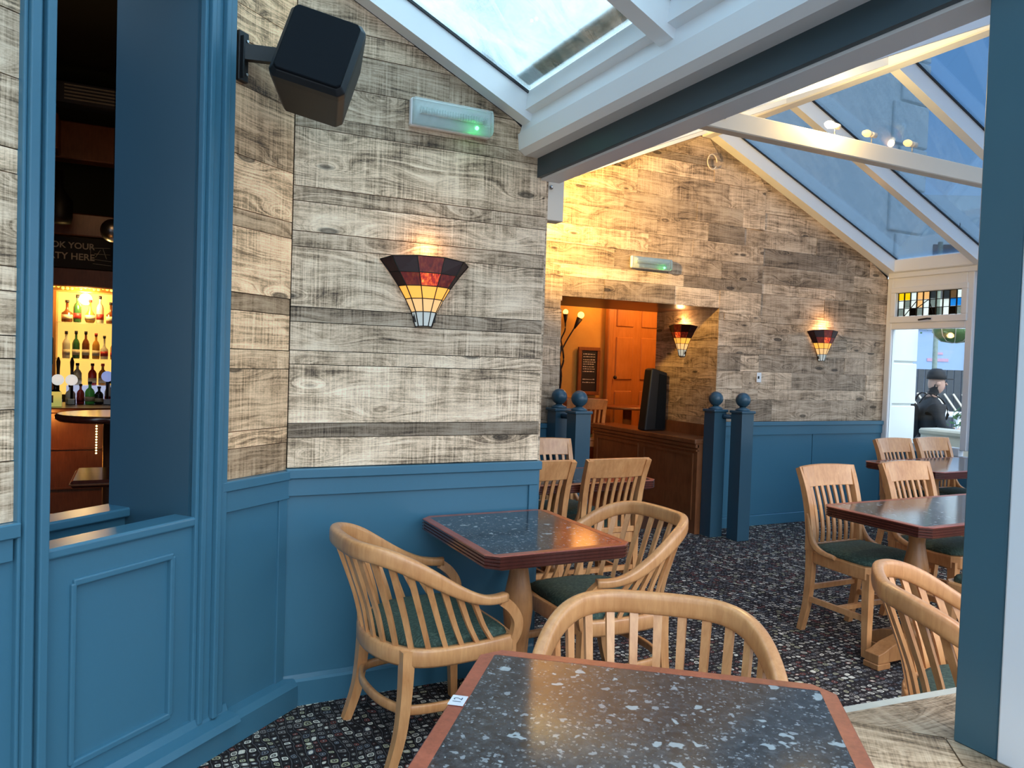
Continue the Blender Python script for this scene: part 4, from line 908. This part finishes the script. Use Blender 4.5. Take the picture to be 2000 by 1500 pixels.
for x, kd, gc, lc, h, r, l in ((-.58,'s','clear','label',.25,.032,'clear bottle leftmost on the lower bar shelf'), (-.50,'s','green','label',.255,.032,'dark green bottle on the lower bar shelf'), (-.42,'s','brown','label',.255,.032,'brown bottle with cream label on the lower bar shelf'), (-.335,'s','amber','label',.24,.032,'amber bottle on the lower bar shelf'), (-.265,'w','clear','red',.22,.030,'clear bottle with red band on the lower bar shelf'), (-.185,'s','amber','red',.2,.03,'amber bottle rightmost on the lower bar shelf')): bottle(x, YB, 1.345, kd, gc, lc, h, r, l)
YC = 7.6
ct = empty('bar_counter', (0, YC, 0), label='dark wooden bar counter with lit red-brown front', cat='counter')
obj('counter_top', MB().box(-1.5, .45, -.62, .15, .92, .965, .01), 'darkwood', ct)
obj('front_panel', MB().box(-1.5, .45, -.50, -.46, 0, .92), 'barwood', ct)
for zz in (.62, .30): obj('front_moulding', MB().box(-1.5, .45, -.515, -.50, zz, zz+.012), 'barwood', ct)
GB = 'glasses and bottles on the counter'
for x, gc, lc, h, r, l in ((-.60,'dark','label',.17,.045,'dark jar with yellow label on the bar counter'), (-.49,'clear','label',.16,.038,'clear tumbler on the bar counter'), (-.415,'red','blue_',.17,.030,'red and purple bottle on the bar counter'), (-.345,'lime','label',.19,.038,'bright green bottle on the bar counter'), (-.275,'dark','label',.15,.034,'dark bottle with orange neck on the bar counter'), (-.20,'clear','red',.2,.034,'clear bottle with red base on the bar counter')):
    b_ = bottle(x, YC-.1, .965, 's', gc, lc if lc in M else 'red', h, r, l); b_['group'] = GB
for x, gc, l in ((-.335,'red','red bottle standing behind the pumps'), (-.255,'amber','orange bottle standing behind the pumps'), (-.45,'clear','clear bottle standing behind the pumps')):
    b_ = bottle(x, YC+.05, 1.12, 's', gc, 'label', .19, .034, l); b_['group'] = GB
rk = empty('bottle_riser', (-.33, YC+.05, .965), label='pale riser carrying bottles behind the bar counter', cat='riser'); obj('riser', MB().box(-.2, .25, -.05, .05, 0, .155, .004), emit('riser_glow', (.62,.70,1.0), .6), rk)
for i, (x, z_) in enumerate(((-.575, 1.175), (-.475, 1.175), (-.21, 1.21))):
    b_ = empty('beer_pump', (x, YC-.2, .965), label=('round white pump badge, left one on the bar', 'round white pump badge, middle one on the bar', 'round blue and white pump badge at the opening edge')[i], cat='beer pump', group='beer pumps on the bar counter')
    obj('badge', MB().lathe([(.001,-.012),(.046,-.012),(.046,0),(.001,0)], (0,-.03,z_-.965), 18, 'y'), emit('badge_%d' % i, (.9,.9,.85) if i < 2 else (.3,.4,.8), .7), b_)
    obj('handle', MB().lathe([(.010,.0),(.012,.30),(.016,.36),(.006,.40)] if i < 2 else [(.010,0),(.012,.22)], n=10), 'black', b_); obj('base', MB().box(-.03,.03,-.03,.03,0,.05,.006), 'steel', b_)
tl2 = empty('till', (-.70, YC+.0, .965), label='black till at the left side of the bar opening', cat='till'); obj('screen', MB().box(-.10, .07, -.02, .02, .33, .57, .008), 'black', tl2); obj('stand', MB().box(-.09,.05,-.04,.08,0,.33,.01), 'black', tl2)
sn = empty('counter_notice', (-.585, YC-.42, .965), label='small yellow notice card on the bar counter', cat='card'); obj('card', MB().box(-.055,.055,-.003,.003,0,.12), emit('notice', (.72,.70,.18), .5), sn); obj('print', MB().box(-.045,-.005,-.005,-.003,.03,.09), 'board', sn)
rt2 = empty('tall_round_table', (-.13, 5.45, 0), label='round wooden table with shiny top in front of the bar', cat='table')
obj('table_top', MB().lathe([(.29,.995),(.31,1.01),(.31,1.03),(.295,1.04)], n=36), 'mahog', rt2); obj('pedestal', MB().lathe([(.2,0),(.2,.03),(.045,.06),(.045,.995)], n=16), 'darkwood', rt2)
lt = empty('low_bar_table', (.02, 4.72, 0), label='dark square table in the bar beyond the blue ledge', cat='table')
obj('table_top', MB().box(-.31,.3,-.22,.28,.72,.76,.012), 'mahog', lt); obj('edge_band', MB().box(-.315,.305,-.226,.286,.735,.743), 'barwood', lt); obj('pedestal', MB().lathe([(.2,0),(.2,.03),(.05,.06),(.05,.72)], n=14), 'darkwood', lt)
bc = copy_tree(ac); bc.location = (-.30, 4.28, -.10); bc.rotation_euler = (0, 0, 1.57); bc['label'] = 'armchair in the dark bar room just beyond the blue ledge'
for o in bc.children: pass
led = MB()
for i in range(12): led.ball((-.270, 6.98, .60+i*.022), .007, 6)
tag(obj('rope_light', led, emit('rope', (1,.75,.3), 5)), 'vertical dotted rope light on the bar counter front', 'rope light', kind=None)
point('bar_front_light', (-.62, 6.75, .88), 5, (1,.35,.06), .05)
point('bar_room_light', (-.4, 6.2, 2.9), 4, (1,.55,.25), .2)
# =================================================================== OUTDOORS
struct('ground_outside', MB().box(-20, 60, -25, 60, -.34, -.30), 'road', 'paved ground outside', 'ground')
hs = empty('house_facade', (0, 5.52, 0), label='pale rendered house wall with quoins rising behind the glass roofs', cat='building')
obj('wall', MB().box(1.76, 7.62, 0, .2, 3.55, 9).box(6.96, 7.62, 0, .2, -.3, 3.55).box(1.76, 6.96, 0, .2, 2.4, 3.55).box(7.42, 7.62, .2, 3, -.3, 9), 'render', hs)
for i in range(20):
    w_ = .52 if i % 2 else .40
    obj('quoin', MB().box(7.62-w_, 7.655, -.03, .02, -.25+i*.46, -.25+i*.46+.44, .01), 'render', hs)
obj('cornice', MB().box(1.76, 6.0, -.16, .02, 5.35, 5.50, .02).box(1.76, 6.0, -.10, .02, 5.20, 5.35, .02).box(1.76, 6, -.06, .02, 6.2, 6.3, .02), 'cream2', hs)
nh = empty('near_house_wall', (0, YW+.25, 0), label='white house wall seen through the near glass roof', cat='building')
obj('wall', MB().box(-3.0, 1.76, 0, .2, 3.0, 9), 'render', nh); obj('wall', MB().box(1.56, 1.76, .2, 2.1, 2.72, 9), 'render', nh)
gw = empty('garden_wall', (7.78, 0, -.3), label='low stone-capped white garden wall outside the window', cat='wall')
obj('wall', MB().box(0, .22, .5, 5.5, 0, 1.10), 'cream2', gw); obj('capping', MB().box(-.05, .27, .5, 5.5, 1.10, 1.17, .02), 'stone', gw)
fn = empty('slat_fence', (12.6, 9.45, -.3), -.52, label='dark vertical board fence with a diagonal rack across the street', cat='fence')
for i in range(18): obj('board', MB().box(i*.13, i*.13+.12, 0, .03, 0, 1.86, .006), 'fence', fn)
for i in range(8): obj('brace', MB().sweep([(.05+i*.16, -.05, 1.42), (.32+i*.16, -.05, 1.05)], .025, .03, 4, square=True), 'cream', fn)
pw = empty('white_parapet', (11.0, 7.6, -.3), -.5, label='white balustrade beyond the garden wall', cat='balustrade')
obj('coping', MB().box(0, 2.2, -.1, .1, 1.12, 1.20, .02), 'white', pw); obj('plinth', MB().box(0, 2.2, -.08, .08, 0, .55), 'white', pw)
for i in range(8): obj('baluster', MB().lathe([(.05,.55),(.07,.7),(.04,.95),(.06,1.12)], (.12+i*.27,0,0), 10), 'white', pw)
shp = empty('shop_front', (17.6, 13.9, -.3), -.52, label='pale blue shop front with a faint red sign across the street', cat='building')
obj('wall', MB().box(-2, 5, 0, .3, 0, 6.5), 'render', shp); obj('shop_panel', MB().box(.0, 3.2, -.06, 0, .2, 2.95), 'shop', shp)
for x in (.0, .78, 2.35, 3.1): obj('pillar', MB().box(x, x+.09, -.12, 0, 0, 3.0), 'white', shp)
obj('fascia', MB().box(-.1, 3.3, -.15, 0, 2.95, 3.25, .02), 'white', shp)
obj('sign_mark', MB().box(1.35, 1.90, -.075, -.06, 2.12, 2.20).box(1.50, 1.75, -.075, -.06, 2.30, 2.36), 'faint', shp)
for i in range(3): obj('window', MB().box(.3+i*1.1, .95+i*1.1, -.03, .01, 3.8, 5.2), 'slate', shp)
# distant roofs
for i, (x, y, w, h, rz) in enumerate(((26, 17, 7, 6.2, -.4), (31, 11, 7, 5.6, -.6), (35, 4, 8, 6.0, -.9))):
    hb_ = empty('distant_house', (x, y, -.3), rz, label=('distant slate-roofed house left of the street view', 'distant slate-roofed house in the middle of the roof view', 'distant slate-roofed house farthest right')[i], cat='building')
    obj('wall', MB().box(-w/2, w/2, 0, 5, 0, h-1.5), 'cream2', hb_); obj('roof', MB().prism([(-.3,h-1.5),(5.3,h-1.5),(2.5,h+1)], 'x', -w/2-.2, w/2+.2), 'slate', hb_); obj('chimney', MB().box(-w/2, -w/2+.8, 2.1, 2.9, h, h+2), 'slate', hb_)
    for j in range(3): obj('window', MB().box(-w/2+1+j*2, -w/2+1.8+j*2, -.04, .02, 2, 3.4), 'slate', hb_)
hk = empty('hanging_basket', (7.92, 5.26, 1.90), label='green hanging flower basket at the top of the window', cat='plant')
obj('basket', MB().lathe([(.02,-.09),(.12,-.075),(.19,-.02),(.215,.05)], n=20), 'leaf', hk); rib_ = MB()
for i in range(10): a = 2*PI*i/10; rib_.tube([(.02*math.cos(a), .02*math.sin(a), -.095), (.13*math.cos(a), .13*math.sin(a), -.078), (.20*math.cos(a), .20*math.sin(a), -.02), (.225*math.cos(a), .225*math.sin(a), .06)], .004, 4)
obj('wire', rib_, 'stone', hk); lf = MB()
for i in range(140):
    a = rnd(0, 6.28); r_ = rnd(.02, .34); c_ = Vector((r_*math.cos(a), r_*math.sin(a), rnd(-.02 if r_ > .2 else .05, .2))); u_ = Vector((rnd(-1,1), rnd(-1,1), rnd(-1,1))).normalized()*.028; v_ = u_.orthogonal().normalized()*.014
    lf.add([c_-u_, c_+v_, c_+u_, c_-v_], [(0,1,2,3)])
obj('foliage', lf, 'leaf', hk)['kind'] = 'stuff'
obj('chain', MB().tube([(0,0,.05), (0,0,1.2)], .004, 4), 'iron', hk)
lpost = empty('lamp_post', (8.9, 6.15, -.3), label='pale green post standing behind the hanging basket', cat='post'); obj('shaft', MB().lathe([(.05,0),(.045,.3),(.03,.4),(.028,3.4)], n=12), 'algae', lpost)
pl = empty('potted_shrub', (9.35, 5.95, -.3), label='small green shrub right of the man outside', cat='plant'); lf = MB()
for i in range(200):
    c_ = Vector((rnd(-.2,.2), rnd(-.2,.2), rnd(.72,1.35))); u_ = Vector((rnd(-1,1), rnd(-1,1), rnd(.2,1))).normalized()*.06; v_ = u_.orthogonal().normalized()*.02
    lf.add([c_-u_, c_+v_, c_+u_, c_-v_], [(0,1,2,3)])
obj('foliage', lf, 'leaf', pl)['kind'] = 'stuff'; obj('pot', MB().lathe([(.15,0),(.20,.7),(.22,.75),(.18,.75)], n=16), 'stone', pl)
# =================================================================== PERSON OUTSIDE
pe = empty('person', (8.44, 5.86, -.30), label='man in a black cap and dark jacket, seen from behind outside the window', cat='person')
pe.rotation_euler = (0, 0, -.62)       # local +X = the way he faces (to the right in view), camera behind-left
V = [(0,0,.95),(0,0,1.12),(-.01,0,1.28),(-.02,0,1.42),(.0,0,1.50),(.03,0,1.56),(.05,0,1.63),(.055,0,1.70),
     (.0,.19,1.41),(.03,.26,1.16),(.22,.14,1.10),(.0,-.19,1.41),(.04,-.26,1.16),(.24,-.12,1.10),
     (.0,.10,.90),(.02,.11,.50),(-.02,.12,.08),(.10,.13,.03),(.0,-.10,.90),(.03,-.11,.50),(0,-.12,.08),(.12,-.13,.03)]
E_ = [(0,1),(1,2),(2,3),(3,4),(4,5),(5,6),(6,7),(3,8),(8,9),(9,10),(3,11),(11,12),(12,13),(0,14),(14,15),(15,16),(16,17),(0,18),(18,19),(19,20),(20,21)]
Rr = [.15,.145,.16,.15,.065,.06,.085,.082,.075,.055,.035,.075,.055,.035,.095,.065,.045,.035,.095,.065,.045,.035]
def skinned(name, V, E_, R_, mat, parent, lv=2):
    me = bpy.data.meshes.new(name); me.from_pydata([Vector(v) for v in V], E_, []); me.materials.append(M[mat])
    o = bpy.data.objects.new(name, me); C.objects.link(o); o.parent = parent
    sk = o.modifiers.new('skin', 'SKIN'); sk.use_smooth_shade = True
    L = me.skin_vertices[0].data
    for i, r_ in enumerate(R_): L[i].radius = (r_, r_)
    L[0].use_root = True
    sb_ = o.modifiers.new('sub', 'SUBSURF'); sb_.levels = lv; sb_.render_levels = lv; return o
skinned('body', V, E_, Rr, 'jacket', pe)
def lathe_head():
    m = MB(); L = []
    for i in range(13):
        a = PI*i/12; z = -math.cos(a)*.125; r = math.sin(a)
        L.append([(.06+.098*r*math.cos(b)*(1.0 if math.cos(b) < 0 else .92), .077*r*math.sin(b), 1.655+z) for b in [2*PI*j/16 for j in range(16)]])
    return m.loft(L, smooth=True)
hd = obj('head', lathe_head(), 'skin', pe)
obj('neck', MB().tube([(-.005,0,1.46), (.03,0,1.58)], .056, 12), 'skin', pe)
obj('nose', MB().sweep([(.145,0,1.68), (.172,0,1.645), (.15,0,1.635)], .026, .02, 8), 'skin', pe)
for s_ in (-1, 1):
    obj('ear', MB().lathe([(.001,-.006),(.026,-.004),(.028,.004),(.001,.006)], (.05, s_*.080, 1.655), 12, 'y'), 'skin', pe); obj('eye', MB().ball((.138, s_*.03, 1.675), .010, 6), 'black', pe)
    obj('hand', MB().ball((.27, s_*.10, 1.10), .035, 8), 'skin', pe)
    for q in range(4): obj('finger', MB().tube([(.285, s_*.10-.02+q*.013, 1.105), (.33, s_*.07-.02+q*.013, 1.10), (.345, s_*.05-.02+q*.013, 1.085)], .008, 6), 'skin', pe)
    obj('thumb', MB().tube([(.27, s_*.085, 1.125), (.305, s_*.06, 1.135)], .009, 6), 'skin', pe)
obj('mouth', MB().box(.142, .150, -.02, .02, 1.600, 1.605), 'red', pe)
obj('cap', MB().lathe([(.001,.13),(.05,.125),(.09,.09),(.104,.04),(.104,.0)], (.052,0,1.705), 18).prism([(.11,-.07),(.225,-.045),(.24,0),(.225,.045),(.11,.07)], 'z', 1.706, 1.716), 'jacket', pe)
obj('collar', MB().lathe([(.085,1.42),(.075,1.47),(.080,1.495)], (.0,0,0), 16), 'jacket', pe)
bp = empty('backpack', (8.44, 5.86, -.30), -.62, label='black backpack worn by the man outside', cat='bag')
smooth_bevel(obj('bag', MB().box(-.36, -.155, -.15, .15, .98, 1.44, .06), 'grille', bp), .02, 3); obj('pocket', MB().box(-.40, -.35, -.11, .11, 1.0, 1.22, .03), 'jacket', bp)
for s_ in (-1, 1): obj('strap', MB().sweep(bez([(-.16, s_*.10, 1.42), (-.06, s_*.12, 1.54), (.10, s_*.13, 1.44), (.13, s_*.14, 1.25), (-.10, s_*.16, 1.08)], 4), .04, .012, 6), 'grille', bp)
S['done'] = 1
